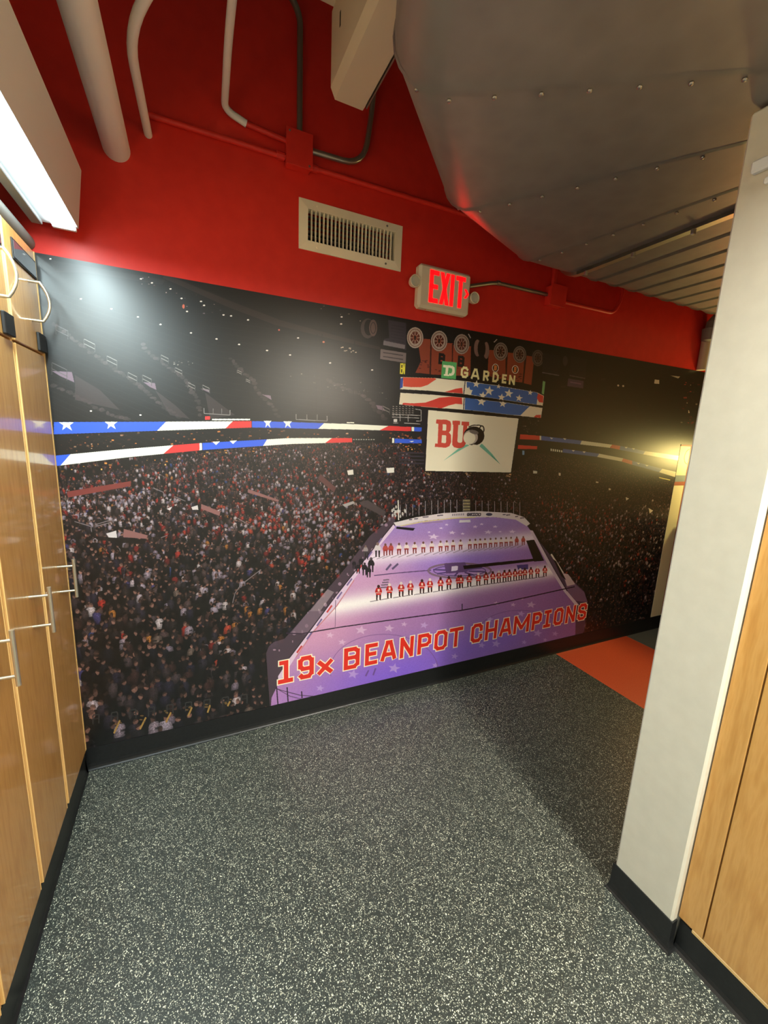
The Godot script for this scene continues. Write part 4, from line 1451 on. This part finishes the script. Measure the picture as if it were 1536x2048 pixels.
func rink(r: RandomNumberGenerator) -> void:
	# glass and boards at the sides
	poly([[541, 1430], [532, 1306], [538, 1292], [547, 1284], [569, 1277], [619, 1220], [693, 1133], [740, 1071], [780, 1039], [786, 1022], [792, 1050], [708, 1150], [625, 1262], [585, 1310], [556, 1366], [545, 1400]], ink(104, 82, 100, 0.6))
	for k in 24:
		var t := k / 24.0
		var a := Vector2(545, 1300).lerp(Vector2(780, 1040), t)
		oval(a.x + r.randf_range(0, 22), a.y + r.randf_range(-4, 20), r.randf_range(1, 3.5), r.randf_range(1.5, 4), ink(170, 140, 160, 0.7))
	poly([[619, 1222], [655, 1178], [668, 1184], [640, 1222]], ink(196, 180, 184, 0.45))
	poly([[619, 1220], [650, 1222], [612, 1268], [579, 1268]], ink(120, 100, 116, 0.7))
	poly([[1062, 1062], [1129, 1146], [1168, 1182], [1175, 1204], [1168, 1262], [1162, 1270], [1140, 1270], [1152, 1208], [1103, 1139]], ink(92, 70, 96, 0.85))
	poly([[1125, 1146], [1168, 1184], [1175, 1204], [1140, 1200]], ink(120, 92, 124, 0.9))
	poly([[1125, 1146], [1136, 1148], [1150, 1168], [1134, 1172]], ink(190, 170, 176))
	# far glass
	for k in 20:
		var x := 800.0 + k * 12.6
		stroke([[x, 1003 - (4.0 if k > 3 else -2.0) + absf(k - 9.0) * 0.5], [x, 1034 - 8.0 * sin(PI * k / 20.0)]], 1.1, ink(150, 140, 146))
	poly([[926, 998], [940, 998], [940, 1024], [926, 1024]], ink(92, 84, 70))
	for k in 4:
		stroke([[926, 1001 + k * 6], [940, 1001 + k * 6]], 1.4, ink(170, 156, 110))
	# ice, coloured by its projected light
	var ice := PackedVector2Array()
	for p in [[541, 1425], [543, 1395], [557, 1366], [590, 1312], [624, 1264], [673, 1210], [708, 1158], [750, 1100], [786, 1051], [800, 1050], [843, 1042], [908, 1034.5], [989, 1034], [1031, 1038.5], [1053, 1050], [1061, 1061], [1087, 1110], [1103, 1139], [1129, 1182], [1152, 1208], [1150, 1275], [860, 1345]]:
		ice.append(on_wall(p[0], p[1]))
	tint_ice(ice)
	# far boards
	var arc_t := [[787, 1045], [833, 1034], [888, 1025.6], [957, 1022], [1022, 1025.6], [1048, 1034], [1060, 1047]]
	var arc_b := [[1053, 1052], [1031, 1039], [989, 1034], [908, 1035], [843, 1042], [800, 1051], [792, 1052]]
	poly(arc_t + arc_b, ink(206, 194, 196))
	stroke([[800, 1052], [843, 1043.5], [908, 1036], [950, 1034.5]], 1.6, ink(206, 190, 110))
	for q in [[818, 1039, 6], [828, 1037.5, 8], [845, 1034, 12], [874, 1031, 12], [1005, 1029, 6], [1012, 1030, 8], [1030, 1033, 6], [1040, 1036, 8]]:
		stroke([[q[0], q[1]], [q[0] + q[2], q[1] - q[2] * 0.08]], 2.2, ink(92, 84, 100))
	oval(978, 1028.5, 6.5, 3.0, ink(60, 62, 90))
	for k in 5:
		var a := on_wall(934.0 + k * 5.6, 1031.0)
		var b := on_wall(938.6 + k * 5.6, 1026.4)
		glyph("GEICO"[k], a.x, a.y, b.x, b.y, 0.006, ink(60, 56, 72))
	for k in 7:
		var x := 905.0 + k * 3.6
		stroke([[x, 1031.5 - k * 0.2], [x, 1027.5 - k * 0.2]], 1.5, ink(90, 84, 110))
	# side boards
	poly([[786, 1048], [720, 1131], [671, 1193], [616, 1267], [579, 1316], [556, 1352], [556, 1368], [592, 1312], [624, 1264], [673, 1210], [708, 1158], [752, 1100], [790, 1054]], ink(206, 182, 204))
	stroke([[786, 1048], [720, 1130], [671, 1192], [616, 1266], [579, 1315]], 1.8, ink(30, 24, 34))
	stroke([[708, 1160], [673, 1212], [624, 1266], [592, 1314]], 2.0, ink(190, 120, 130))
	for k in 9:
		var a := Vector2(590, 1310).lerp(Vector2(770, 1068), k / 9.0 + 0.02)
		var b := a + Vector2(10, -14)
		stroke([[a.x, a.y], [b.x, b.y]], 3.2, ink(110, 92, 140) if k % 3 else ink(190, 60, 60))
	poly([[1059, 1060], [1066, 1061], [1108, 1138], [1134, 1182], [1158, 1210], [1150, 1210], [1127, 1182], [1101, 1140], [1085, 1110]], ink(196, 178, 196))
	stroke([[1066, 1061], [1108, 1138], [1134, 1182]], 1.4, ink(40, 32, 44))
	stroke([[1102, 1108], [1126, 1146]], 3.4, ink(206, 196, 186))
	poly([[1106, 1118], [1112, 1122], [1132, 1160], [1122, 1152]], ink(22, 18, 20))
	# near corner glass
	stroke([[541, 1372], [562, 1380], [600, 1390], [626, 1392]], 1.6, ink(60, 44, 66, 0.8))
	stroke([[544, 1364], [552, 1376], [580, 1392], [604, 1398]], 1.4, ink(60, 44, 66, 0.7))
	for q in [[[553, 1373], [556, 1412]], [[574, 1374], [576, 1403]], [[603, 1382], [604, 1396]]]:
		stroke(q, 2.4, ink(46, 30, 50))
	# stars thrown on the ice
	var pale := ink(226, 206, 226, 0.75)
	for s in [[867, 1073, 12], [904, 1065, 8], [976, 1064, 9], [1024, 1063, 8], [990, 1053, 6], [950, 1053, 6], [925, 1067, 5], [882, 1056, 5], [1000, 1063, 4], [963, 1048, 5], [893, 1049, 5], [858, 1064, 4]]:
		star(s[0], s[1], s[2], 0.5, pale, 0.1)
	for s in [[722, 1260, 13], [778, 1256, 11], [660, 1270, 9], [684, 1284, 9], [808, 1248, 7], [1062, 1209, 10], [1026, 1209, 6], [1044, 1197, 4], [992, 1206, 6]]:
		star(s[0], s[1], s[2], 0.72, ink(214, 184, 208, 0.62), 0.15)
	for s in [[788, 1336, 13], [706, 1348, 12], [992, 1287, 10], [963, 1290, 8], [1075, 1266, 10], [1048, 1284, 6], [1110, 1267, 7], [909, 1312, 8], [979, 1238, 8], [1042, 1227, 8], [640, 1376, 9], [1090, 1279, 5], [848, 1250, 9], [870, 1330, 7], [740, 1322, 8]]:
		star(s[0], s[1], s[2], 0.8, ink(196, 168, 216, 0.6), 0.2)
	# lines and circles
	stroke([[572, 1266], [604, 1267], [680, 1254], [800, 1237], [924, 1220], [985, 1209], [1022, 1201], [1090, 1186], [1149, 1173]], 2.2, ink(46, 30, 50))
	stroke([[924, 1207], [924, 1221]], 2.0, ink(60, 46, 66))
	stroke([[748, 1151], [800, 1145], [862, 1140]], 2.0, ink(92, 68, 110))
	stroke([[671, 1200], [670, 1257]], 1.2, ink(110, 84, 110))
	ring(768, 1340, 108, 72, 1.6, ink(110, 72, 130, 0.55), PI * 0.95, PI * 2.05)
	ring(1040, 1262, 82, 42, 1.6, ink(110, 72, 130, 0.5), PI * 0.9, PI * 1.9)
	stroke([[737, 1340], [731, 1352]], 3.0, ink(92, 62, 120, 0.7))
	stroke([[751, 1336], [746, 1350]], 3.0, ink(92, 62, 120, 0.7))
	# centre mark: spoked wheel with a B
	ring(919, 1141, 63, 14.5, 4.0, ink(120, 96, 116))
	ring(919, 1141, 52, 10.5, 2.0, ink(92, 72, 120))
	for k in 8:
		var a := TAU * k / 8 + 0.2
		stroke([[919 + cos(a) * 18, 1141 + sin(a) * 4], [919 + cos(a) * 54, 1141 + sin(a) * 11]], 3.0, ink(84, 64, 116))
	poly([[888, 1127], [930, 1124], [936, 1143], [892, 1147]], ink(92, 66, 112))
	var ba := on_wall(904, 1140)
	var bb := on_wall(914, 1133)
	glyph("B", ba.x, ba.y, bb.x, bb.y, 0.012, ink(206, 190, 214))
	stroke([[772, 1140], [782, 1128]], 4, ink(92, 76, 110))
	stroke([[784, 1138], [796, 1127]], 4, ink(92, 76, 110))
	for k in 4:
		stroke([[766 - k * 2, 1160 + k * 5], [778 - k, 1159 + k * 5]], 2.6, ink(110, 92, 110))
	# black carpet
	poly([[1052, 1081], [1068, 1079], [1088, 1121], [1068, 1123]], ink(14, 12, 15))
	poly([[926, 1131], [1066, 1117], [1068, 1122], [928, 1138]], ink(14, 12, 15))
	poly([[1033, 1130], [1056, 1128], [1056, 1138], [1036, 1139]], ink(70, 56, 120))
	poly([[793, 1053], [830, 1056], [826, 1061], [792, 1057]], ink(22, 18, 24))
	poly([[919, 1040], [940, 1039], [941, 1044], [918, 1045]], ink(206, 200, 206))
	stroke([[845, 1046], [885, 1043]], 1.6, ink(140, 112, 140))
	# people at the door of the rink
	for p in [[708, 1130, 18], [716, 1138, 22], [722, 1126, 22], [729, 1140, 26], [742, 1132, 30], [737, 1145, 24], [733, 1112, 18]]:
		figure(p[0], p[1] + p[2] * 0.4, p[2], [30, 26, 32], [24, 22, 28], [60, 50, 56])
	figure(731, 1112, 22, [140, 128, 130], [60, 56, 60], [110, 90, 86])
	figure(755, 1114, 30, [196, 186, 190], [40, 30, 34], [120, 96, 90])
	for k in 14:
		oval(790 + r.randf_range(-12, 26), 1022 + r.randf_range(-12, 14), 1.8, 3.4, ink(190, 186, 180, 0.85))
	stroke([[796, 1000], [797, 1040]], 2.2, ink(206, 200, 190))
	# the two lines of players
	var z := [3.072, 680.0, 980.0]
	var near := [236, 303, 375, 432, 503, 552, 617, 668, 728, 742, 793, 849, 896, 938, 975, 1010, 1040, 1075, 1107, 1135, 1172, 1212, 1258]
	for x in near:
		var t: float = (x - 236.0) / (1258.0 - 236.0)
		var foot: float = lerpf(676, 530, pow(t, 0.92)) / z[0] + z[2]
		var h := lerpf(31.0, 22.0, t)
		var px: float = x / z[0] + z[1]
		stroke([[px, foot], [px - h * 0.55, foot + h * 0.10]], 1.6, ink(96, 84, 96, 0.7))
		figure(px, foot, h, [176, 34, 32], [50, 26, 28], [60, 36, 32] if int(x) % 3 else [206, 190, 186], 1)
	var back := [228, 278, 312, 362, 408, 458, 511, 563, 617, 655, 694, 740, 797, 831, 861, 890, 924, 956, 989, 1020, 1050, 1085, 1125]
	for x in back:
		var t: float = (x - 228.0) / (1125.0 - 228.0)
		var foot: float = lerpf(406, 337, t) / z[0] + z[2]
		var h := lerpf(25.0, 18.0, t)
		var px: float = x / z[0] + z[1]
		stroke([[px, foot], [px - h * 0.7, foot + h * 0.28]], 1.6, ink(120, 104, 122, 0.6))
		if x > 230:
			figure(px, foot, h, [216, 200, 198] if x > 320 and x < 1080 else [170, 70, 66], [120, 44, 44], [110, 70, 62], 2)

func figure(px: float, foot: float, h: float, top: Array, legs: Array, head: Array, kit := 0) -> void:
	var w := h * 0.36
	for s in [-1.0, 1.0]:
		poly([[px + s * w * 0.12, foot - h * 0.45], [px + s * w * 0.46, foot - h * 0.45], [px + s * w * 0.42, foot], [px + s * w * 0.18, foot]], ink(legs[0], legs[1], legs[2]))
	if kit == 1:
		poly([[px - w * 0.42, foot - h * 0.5], [px + w * 0.42, foot - h * 0.5], [px + w * 0.44, foot - h * 0.34], [px - w * 0.44, foot - h * 0.34]], ink(196, 44, 36))
	poly([[px - w * 0.36, foot - h * 0.80], [px + w * 0.36, foot - h * 0.80], [px + w * 0.62, foot - h * 0.60], [px + w * 0.60, foot - h * 0.44], [px - w * 0.60, foot - h * 0.44], [px - w * 0.62, foot - h * 0.60]], ink(top[0], top[1], top[2]))
	if kit == 1:
		poly([[px - w * 0.16, foot - h * 0.72], [px + w * 0.2, foot - h * 0.72], [px + w * 0.2, foot - h * 0.55], [px - w * 0.16, foot - h * 0.55]], ink(226, 196, 180))
		stroke([[px - w * 0.6, foot - h * 0.47], [px + w * 0.6, foot - h * 0.47]], 1.0, ink(236, 220, 206))
	if kit == 2:
		stroke([[px - w * 0.5, foot - h * 0.42], [px + w * 0.5, foot - h * 0.42]], h * 0.12, ink(150, 46, 44))
	oval(px, foot - h * 0.88, w * 0.26, h * 0.11, ink(head[0], head[1], head[2]))

func tint_ice(ice: PackedVector2Array) -> void:
	# the print's ice: pink to the far left, violet low, pale where the players stand
	for sh in sheets:
		var im: Image = sh.im
		var w := im.get_width()
		var h := im.get_height()
		var q := PackedVector2Array()
		var lo := 1e9
		var hi := -1e9
		for p in ice:
			var v := Vector2((p.x - sh.x) * sh.s, (MU_T - p.y) * sh.s)
			q.append(v)
			lo = minf(lo, v.y)
			hi = maxf(hi, v.y)
		var step := 3
		for y in range(maxi(0, int(lo)), mini(h, int(hi) + 1), step):
			var yc := y + step * 0.5
			var xs := []
			for i in q.size():
				var a := q[i]
				var b := q[(i + 1) % q.size()]
				if (a.y <= yc) != (b.y <= yc):
					xs.append(a.x + (yc - a.y) / (b.y - a.y) * (b.x - a.x))
			xs.sort()
			for i in range(0, xs.size() - 1, 2):
				var x0 := clampi(int(round(xs[i])), 0, w)
				var x1 := clampi(int(round(xs[i + 1])), 0, w)
				var x := x0
				while x < x1:
					var n := mini(4, x1 - x)
					im.fill_rect(Rect2i(x, y, n, mini(step, h - y)), ice_ink(sh.x + (x + n * 0.5) / sh.s, MU_T - yc / sh.s))
					x += n

func bump(v: float, c: float, w: float) -> float:
	return exp(-pow((v - c) / w, 2))

func ice_ink(x: float, y: float) -> Color:
	# wall metres
	var u := clampf((x - 0.35) / 2.2, 0.0, 1.0)
	var v := clampf((y - 0.12) / 0.92, 0.0, 1.0)
	var c := Vector3(176, 128, 174).lerp(Vector3(136, 96, 156), u)
	# violet pools
	c = c.lerp(Vector3(126, 92, 214), 0.9 * bump(x, 1.05, 0.55) * bump(y, 0.13, 0.16))
	c = c.lerp(Vector3(128, 98, 200), 0.7 * bump(x, 1.7, 0.5) * bump(y, 0.2, 0.14))
	c = c.lerp(Vector3(142, 114, 206), 0.85 * bump(x, 1.45, 0.5) * bump(y, 0.79, 0.09))
	c = c.lerp(Vector3(148, 124, 190), 0.8 * bump(y, 1.02, 0.10))
	c = c.lerp(Vector3(206, 150, 176), 0.7 * bump(x, 0.55, 0.28) * bump(y, 0.48, 0.16))
	c = c.lerp(Vector3(206, 160, 186), 0.6 * bump(x, 0.85, 0.25) * bump(y, 0.74, 0.12))
	# pale strips where the players stand
	var y1 := lerpf(0.600, 0.640, clampf((x - 0.7) / 1.6, 0, 1))
	c = c.lerp(Vector3(236, 230, 228), 0.95 * bump(y, y1, 0.055))
	c = c.lerp(Vector3(228, 216, 226), 0.88 * bump(y, lerpf(0.85, 0.885, clampf((x - 0.9) / 1.2, 0, 1)), 0.05))
	var g := rng.randf_range(-4, 4)
	return ink(c.x + g, c.y + g, c.z + g)

func jumbotron(r: RandomNumberGenerator) -> void:
	var z := func(l: Array) -> Array:
		return zp(l, 4.267, 780.0, 620.0)
	# dark body of the cube and roof clutter
	poly(z.call([[270, 60], [1310, 330], [1320, 930], [1120, 1000], [1040, 1392], [290, 1380], [270, 860], [75, 800], [140, 560], [140, 90]]), ink(12, 10, 10))
	for k in 16:
		var x := r.randf_range(300, 1250)
		var y := 130 + (x - 300) * 0.19 + r.randf_range(-40, 60)
		stroke(z.call([[x, y], [x + r.randf_range(5, 26), y + r.randf_range(-20, 30)]]), 1.0, ink(52, 44, 42))
	stroke(z.call([[668, 205], [686, 240]]), 2.0, ink(170, 160, 156))
	stroke(z.call([[886, 276], [912, 250]]), 2.0, ink(170, 160, 156))
	# banners
	var org := ink(136, 58, 36)
	for q in [
		[[232, 240], [345, 250], [335, 548], [215, 535], [262, 440]], [[352, 270], [535, 285], [525, 560], [345, 550]], [[535, 300], [690, 310], [684, 560], [530, 560]],
		[[842, 340], [985, 350], [985, 600], [830, 560]], [[1005, 362], [1150, 380], [1128, 620], [990, 600]], [[1165, 390], [1230, 398], [1205, 640], [1140, 625]],
	]:
		poly(z.call(q), org)
	for q in [[350, 260, 344, 548], [533, 290, 528, 560], [998, 355, 988, 600], [1158, 386, 1135, 622]]:
		stroke(z.call([[q[0], q[1]], [q[2], q[3]]]), 2.4, ink(64, 22, 16))
	for k in 60:
		var bx0: Array = [[245, 430, 80], [365, 470, 150], [545, 470, 120], [850, 520, 110], [1010, 540, 100]][k % 5]
		var x: float = bx0[0] + r.randf() * bx0[2]
		var y: float = bx0[1] + r.randf() * 70.0
		stroke(z.call([[x, y], [x + 18, y + 2]]), 1.6, ink(84, 26, 20))
	for b in [[420, 385, 462, 450], [584, 405, 626, 472]]:
		var a0 := on_wall(780.0 + b[0] / 4.267, 620.0 + b[3] / 4.267)
		var a1 := on_wall(780.0 + b[2] / 4.267, 620.0 + b[1] / 4.267)
		glyph("B", a0.x, a0.y, a1.x, a1.y, 0.014, ink(16, 12, 12))
	for b in [[898, 495], [1067, 508]]:
		var px: float = 780.0 + b[0] / 4.267
		var py: float = 620.0 + b[1] / 4.267
		oval(px, py, 6.8, 8.6, ink(206, 192, 176))
		oval(px, py, 5.2, 7.0, ink(24, 18, 18))
		var a0 := on_wall(px - 2.0, py + 3.6)
		var a1 := on_wall(px + 2.0, py - 3.6)
		glyph("B", a0.x, a0.y, a1.x, a1.y, 0.008, ink(206, 120, 60))
	for e in [[213, 237, 70, 90, 1.0], [418, 265, 70, 88, 0.92], [610, 292, 66, 86, 0.82], [943, 355, 60, 78, 0.72], [1105, 380, 56, 72, 0.66], [1260, 410, 50, 70, 0.5]]:
		emblem(780.0 + e[0] / 4.267, 620.0 + e[1] / 4.267, e[2] / 4.267, e[3] / 4.267, e[4])
	# half hidden round banners
	for e in [[745, 325, 30], [820, 345, 26]]:
		oval(780.0 + e[0] / 4.267, 620.0 + e[1] / 4.267, e[2] / 4.267, 17, ink(120, 92, 84))
	oval(780.0 + 780 / 4.267, 620.0 + 330 / 4.267, 8, 18, ink(12, 10, 10))
	oval(735, 657, 14, 20, ink(72, 62, 60))
	oval(737, 655, 9, 16, ink(16, 14, 14))
	oval(746, 656, 8, 17, ink(96, 76, 72))
	ring(746, 656, 5, 11, 1.4, ink(40, 30, 30))
	# side banners
	poly([[776, 640], [812, 646], [812, 700], [766, 690], [768, 678], [778, 676]], ink(52, 46, 56))
	for k in 6:
		stroke([[782, 650 + k * 6], [808, 655 + k * 6]], 1.0, ink(36, 32, 40))
	poly([[767, 681], [810, 690], [809, 698], [766, 690]], ink(120, 112, 118))
	poly([[761, 698], [812, 706], [811, 726], [760, 718]], ink(118, 104, 104))
	for k in 2:
		stroke([[766, 705 + k * 8], [806, 711 + k * 8]], 2.2, ink(64, 56, 58))
	for q in [[[1085, 706], [1120, 712], [1118, 750], [1084, 744]], [[1142, 712], [1174, 718], [1170, 756], [1138, 750]]]:
		poly(q, ink(24, 22, 26))
	stroke([[1084, 745], [1118, 751]], 2.0, ink(92, 86, 92))
	stroke([[1139, 751], [1170, 757]], 2.0, ink(80, 74, 80))
	poly([[1136, 757], [1167, 762], [1166, 777], [1134, 772]], ink(74, 56, 74))
	stroke([[1140, 764], [1162, 768]], 2.4, ink(112, 84, 108))
	oval(1130, 722, 5, 10, ink(50, 44, 46))
	# small letters on the far side of the cube
	for b in [["E", 88, 104], ["N", 106, 125]]:
		var a0 := on_wall(780.0 + b[1] / 4.267, 620.0 + 540 / 4.267)
		var a1 := on_wall(780.0 + b[2] / 4.267, 620.0 + 462 / 4.267)
		glyph(b[0], a0.x, a0.y, a1.x, a1.y, 0.007, ink(226, 214, 60))
	poly(z.call([[1303, 605], [1325, 612], [1312, 722], [1293, 714]]), ink(120, 170, 110))
	# ribbon rings of the cube
	var cream := ink(228, 216, 190)
	var red := ink(206, 62, 52)
	var blue := ink(58, 98, 166)
	var up_t := [[90, 572], [380, 580], [630, 606], [900, 642], [1250, 702], [1312, 732]]
	var up_b := [[1302, 816], [1050, 780], [800, 742], [620, 716], [350, 690], [84, 676]]
	poly(z.call(up_t + up_b), cream)
	poly(z.call([[110, 575], [380, 581], [395, 590], [360, 612], [320, 640], [260, 658], [180, 658], [112, 652]]), ink(214, 78, 56))
	poly(z.call([[620, 712], [615, 664], [560, 672], [500, 690], [462, 700]]), red)
	poly(z.call([[88, 585], [112, 576], [106, 660], [84, 672]]), ink(48, 72, 160))
	poly(z.call([[652, 612], [900, 645], [1250, 704], [1262, 716], [1250, 806], [1050, 778], [800, 740], [690, 722], [700, 690], [655, 660]]), blue)
	poly(z.call([[1262, 712], [1308, 735], [1304, 790], [1270, 786], [1252, 750]]), red)
	var lo_t := [[88, 706], [350, 722], [620, 746], [800, 768], [1000, 790], [1300, 836]]
	var lo_b := [[1286, 922], [1000, 892], [800, 868], [620, 850], [350, 832], [76, 806]]
	poly(z.call(lo_t + lo_b), cream)
	poly(z.call([[612, 748], [616, 805], [560, 800], [500, 815], [440, 838], [104, 808], [110, 792], [200, 796], [300, 790], [360, 770], [420, 748], [520, 740]]), red)
	poly(z.call([[640, 748], [800, 770], [1000, 792], [1190, 822], [1160, 850], [1130, 880], [1110, 900], [1000, 890], [800, 866], [636, 850]]), blue)
	poly(z.call([[1225, 914], [1245, 896], [1285, 894], [1284, 922]]), red)
	for q in [[[640, 610], [628, 716]], [[632, 752], [626, 850]]]:
		stroke(z.call(q), 2.0, ink(60, 54, 70))
	for k in 6:
		stroke(z.call([[644, 630 + k * 14], [644, 638 + k * 14]]), 2.0, cream)
	for s in [[845, 690, 44], [1012, 712, 40], [1100, 752, 32], [735, 632, 34], [668, 692, 40], [790, 730, 36], [950, 745, 34], [780, 782, 40], [962, 800, 34], [925, 652, 22], [1195, 706, 24]]:
		star(780.0 + s[0] / 4.267, 620.0 + s[1] / 4.267, s[2] / 4.267, 1.0, cream, 0.15)
	# black bar between the rings, and above
	poly(z.call([[84, 680], [350, 694], [620, 719], [800, 745], [1050, 784], [1302, 820], [1300, 834], [1000, 786], [620, 743], [350, 719], [84, 703]]), ink(14, 12, 12))
	# letters on top of the cube
	poly(z.call([[445, 435], [568, 449], [560, 592], [435, 580]]), ink(84, 168, 98))
	var w := ink(232, 228, 196)
	poly(z.call([[453, 468], [516, 473], [514, 494], [497, 493], [491, 562], [468, 560], [475, 491], [451, 489]]), w)
	poly(z.call([[508, 474], [532, 476], [550, 490], [552, 530], [540, 556], [520, 562], [500, 560], [503, 540], [522, 540], [530, 520], [528, 500], [510, 494]]), w)
	poly(z.call([[458, 548], [502, 551], [501, 564], [457, 561]]), w)
	var gold := ink(232, 220, 160)
	for b in [["G", 600, 672, 490, 574], ["A", 686, 768, 506, 590], ["R", 790, 848, 522, 602], ["D", 870, 930, 538, 612], ["E", 950, 996, 552, 622], ["N", 1010, 1070, 562, 634]]:
		var a0 := on_wall(780.0 + b[1] / 4.267, 620.0 + b[4] / 4.267)
		var a1 := on_wall(780.0 + b[2] / 4.267, 620.0 + b[3] / 4.267)
		var t := 0.0125
		glyph(b[0], a0.x + t * 0.5, a0.y + t * 0.4, a1.x - t * 0.5, a1.y - t * 0.4, t, gold)
	# big screen
	poly(z.call([[270, 850], [325, 852], [300, 1372], [290, 1380], [268, 1100]]), ink(16, 13, 20))
	poly(z.call([[325, 853], [1096, 926], [1030, 1386], [300, 1372]]), ink(226, 216, 190))
	for p in [[310, 1385], [650, 1392], [1000, 1400]]:
		sparks(z.call([[p[0] - 20, p[1] - 5], [p[0] + 30, p[1] - 5], [p[0] + 30, p[1] + 20], [p[0] - 20, p[1] + 20]]), 8, r, [[206, 160, 110], [150, 120, 90]], 1.5, 3.0)
	var zl := func(l: Array) -> Array:
		return zp(l, 5.486, 820.0, 720.0)
	# pale green beams
	poly(zl.call([[365, 1105], [585, 925], [632, 928], [650, 936], [600, 960], [480, 1030]]), ink(110, 176, 150))
	poly(zl.call([[990, 1145], [760, 945], [785, 915], [812, 940], [900, 1030]]), ink(110, 176, 150))
	poly(zl.call([[880, 1030], [960, 1110], [990, 1145], [900, 1060]]), ink(60, 120, 100))
	# slab letters
	var coral := ink(196, 70, 58)
	poly(zl.call([[288, 652], [400, 655], [440, 672], [450, 700], [446, 770], [425, 795], [448, 820], [450, 900], [430, 945], [390, 962], [270, 952], [274, 915], [302, 916], [310, 700], [284, 697]]), coral)
	poly(zl.call([[358, 705], [392, 707], [398, 716], [396, 768], [388, 776], [354, 774]]), ink(226, 216, 190))
	poly(zl.call([[350, 822], [388, 824], [396, 834], [394, 902], [386, 912], [344, 908]]), ink(226, 216, 190))
	poly(zl.call([[466, 664], [548, 668], [546, 712], [528, 712], [518, 890], [526, 905], [560, 908], [572, 895], [584, 718], [564, 716], [566, 674], [648, 680], [646, 722], [628, 722], [616, 905], [590, 950], [560, 966], [520, 966], [480, 955], [462, 930], [462, 890], [474, 710], [464, 708]]), coral)
	# round bean pot with dark lid
	oval(820.0 + 700 / 5.486, 720.0 + 832 / 5.486, 115 / 5.486, 104 / 5.486, ink(18, 15, 16))
	oval(820.0 + 664 / 5.486, 720.0 + 846 / 5.486, 80 / 5.486, 78 / 5.486, ink(176, 160, 148))
	oval(820.0 + 650 / 5.486, 720.0 + 856 / 5.486, 66 / 5.486, 66 / 5.486, ink(222, 212, 188))
	oval(820.0 + 700 / 5.486, 720.0 + 790 / 5.486, 52 / 5.486, 22 / 5.486, ink(110, 98, 92), 0.25)
	ring(820.0 + 786 / 5.486, 720.0 + 762 / 5.486, 24 / 5.486, 40 / 5.486, 2.4, ink(18, 15, 16))
	stroke(zl.call([[640, 735], [690, 715], [760, 715], [800, 728]]), 2.0, ink(18, 15, 16))
	poly(zl.call([[690, 925], [730, 930], [715, 950], [600, 1010]]), ink(226, 216, 190))
	# seat blocks beside the cube
	for k in 5:
		for i in 7:
			poly([[785 + i * 6.5 - k * 0.5, 812 + k * 4.2], [788 + i * 6.5, 812.5 + k * 4.2], [788 + i * 6.5, 814 + k * 4.2], [785 + i * 6.5, 813.6 + k * 4.2]], ink(150, 140, 134))
	for q in [[[784, 828], [840, 831]], [[784, 834], [838, 836]], [[800, 828], [800, 842]], [[816, 829], [816, 843]], [[830, 818], [842, 820], [842, 842], [832, 842]], [[786, 846], [796, 846]], [[808, 846], [840, 848]]]:
		stroke(q, 1.3, ink(170, 164, 160))
	poly([[787, 838], [794, 838], [794, 844], [787, 844]], ink(206, 200, 196))
	for k in 4:
		stroke([[797, 905 + k * 7], [848, 906 + k * 7]], 3.0, ink(46, 40, 52))
	sparks(z.call([[1130, 880], [1260, 940], [1260, 1050], [1120, 1050]]), 30, r, [[110, 104, 96], [60, 56, 54]], 1.0, 2.2)

func emblem(px: float, py: float, rx: float, ry: float, f: float) -> void:
	oval(px, py, rx, ry, ink(176 * f, 160 * f, 148 * f))
	ring(px, py, rx * 0.82, ry * 0.82, 1.6, ink(120 * f, 84 * f, 70 * f))
	oval(px, py, rx * 0.66, ry * 0.66, ink(96 * f, 40 * f, 30 * f))
	ring(px, py, rx * 0.62, ry * 0.62, 1.2, ink(186 * f, 168 * f, 150 * f))
	for k in 8:
		var a := TAU * k / 8
		stroke([[px + cos(a) * rx * 0.2, py + sin(a) * ry * 0.2], [px + cos(a) * rx * 0.6, py + sin(a) * ry * 0.6]], 1.2, ink(186 * f, 168 * f, 150 * f))
	oval(px, py, rx * 0.26, ry * 0.26, ink(170 * f, 90 * f, 60 * f))
	var a0 := on_wall(px - 1.6, py + 2.8)
	var a1 := on_wall(px + 1.6, py - 2.8)
	glyph("B", a0.x, a0.y, a1.x, a1.y, 0.005, ink(24, 16, 14))

func title() -> void:
	var words := [
		["1", 0.351, 0.439], ["9", 0.454, 0.549], ["x", 0.554, 0.657], ["B", 0.705, 0.809], ["E", 0.830, 0.917], ["A", 0.925, 1.039], ["N", 1.049, 1.150], ["P", 1.167, 1.270],
		["O", 1.282, 1.386], ["T", 1.390, 1.500], ["C", 1.553, 1.654], ["H", 1.666, 1.773], ["A", 1.782, 1.898], ["M", 1.903, 2.051], ["P", 2.065, 2.161], ["I", 2.168, 2.255], ["O", 2.269, 2.369], ["N", 2.386, 2.492], ["S", 2.507, 2.608],
	]
	var t := 0.0235
	var o := 0.0058
	for pass_ in 2:
		for q in words:
			var hi := 0.354 if q[0] != "x" else 0.314
			var e := t * 0.5 + o
			glyph(q[0], q[1] + e, 0.213 + e, q[2] - e, hi - e, t + (o * 2.0 if pass_ == 0 else 0.0), ink(238, 226, 196) if pass_ == 0 else ink(214, 42, 28))
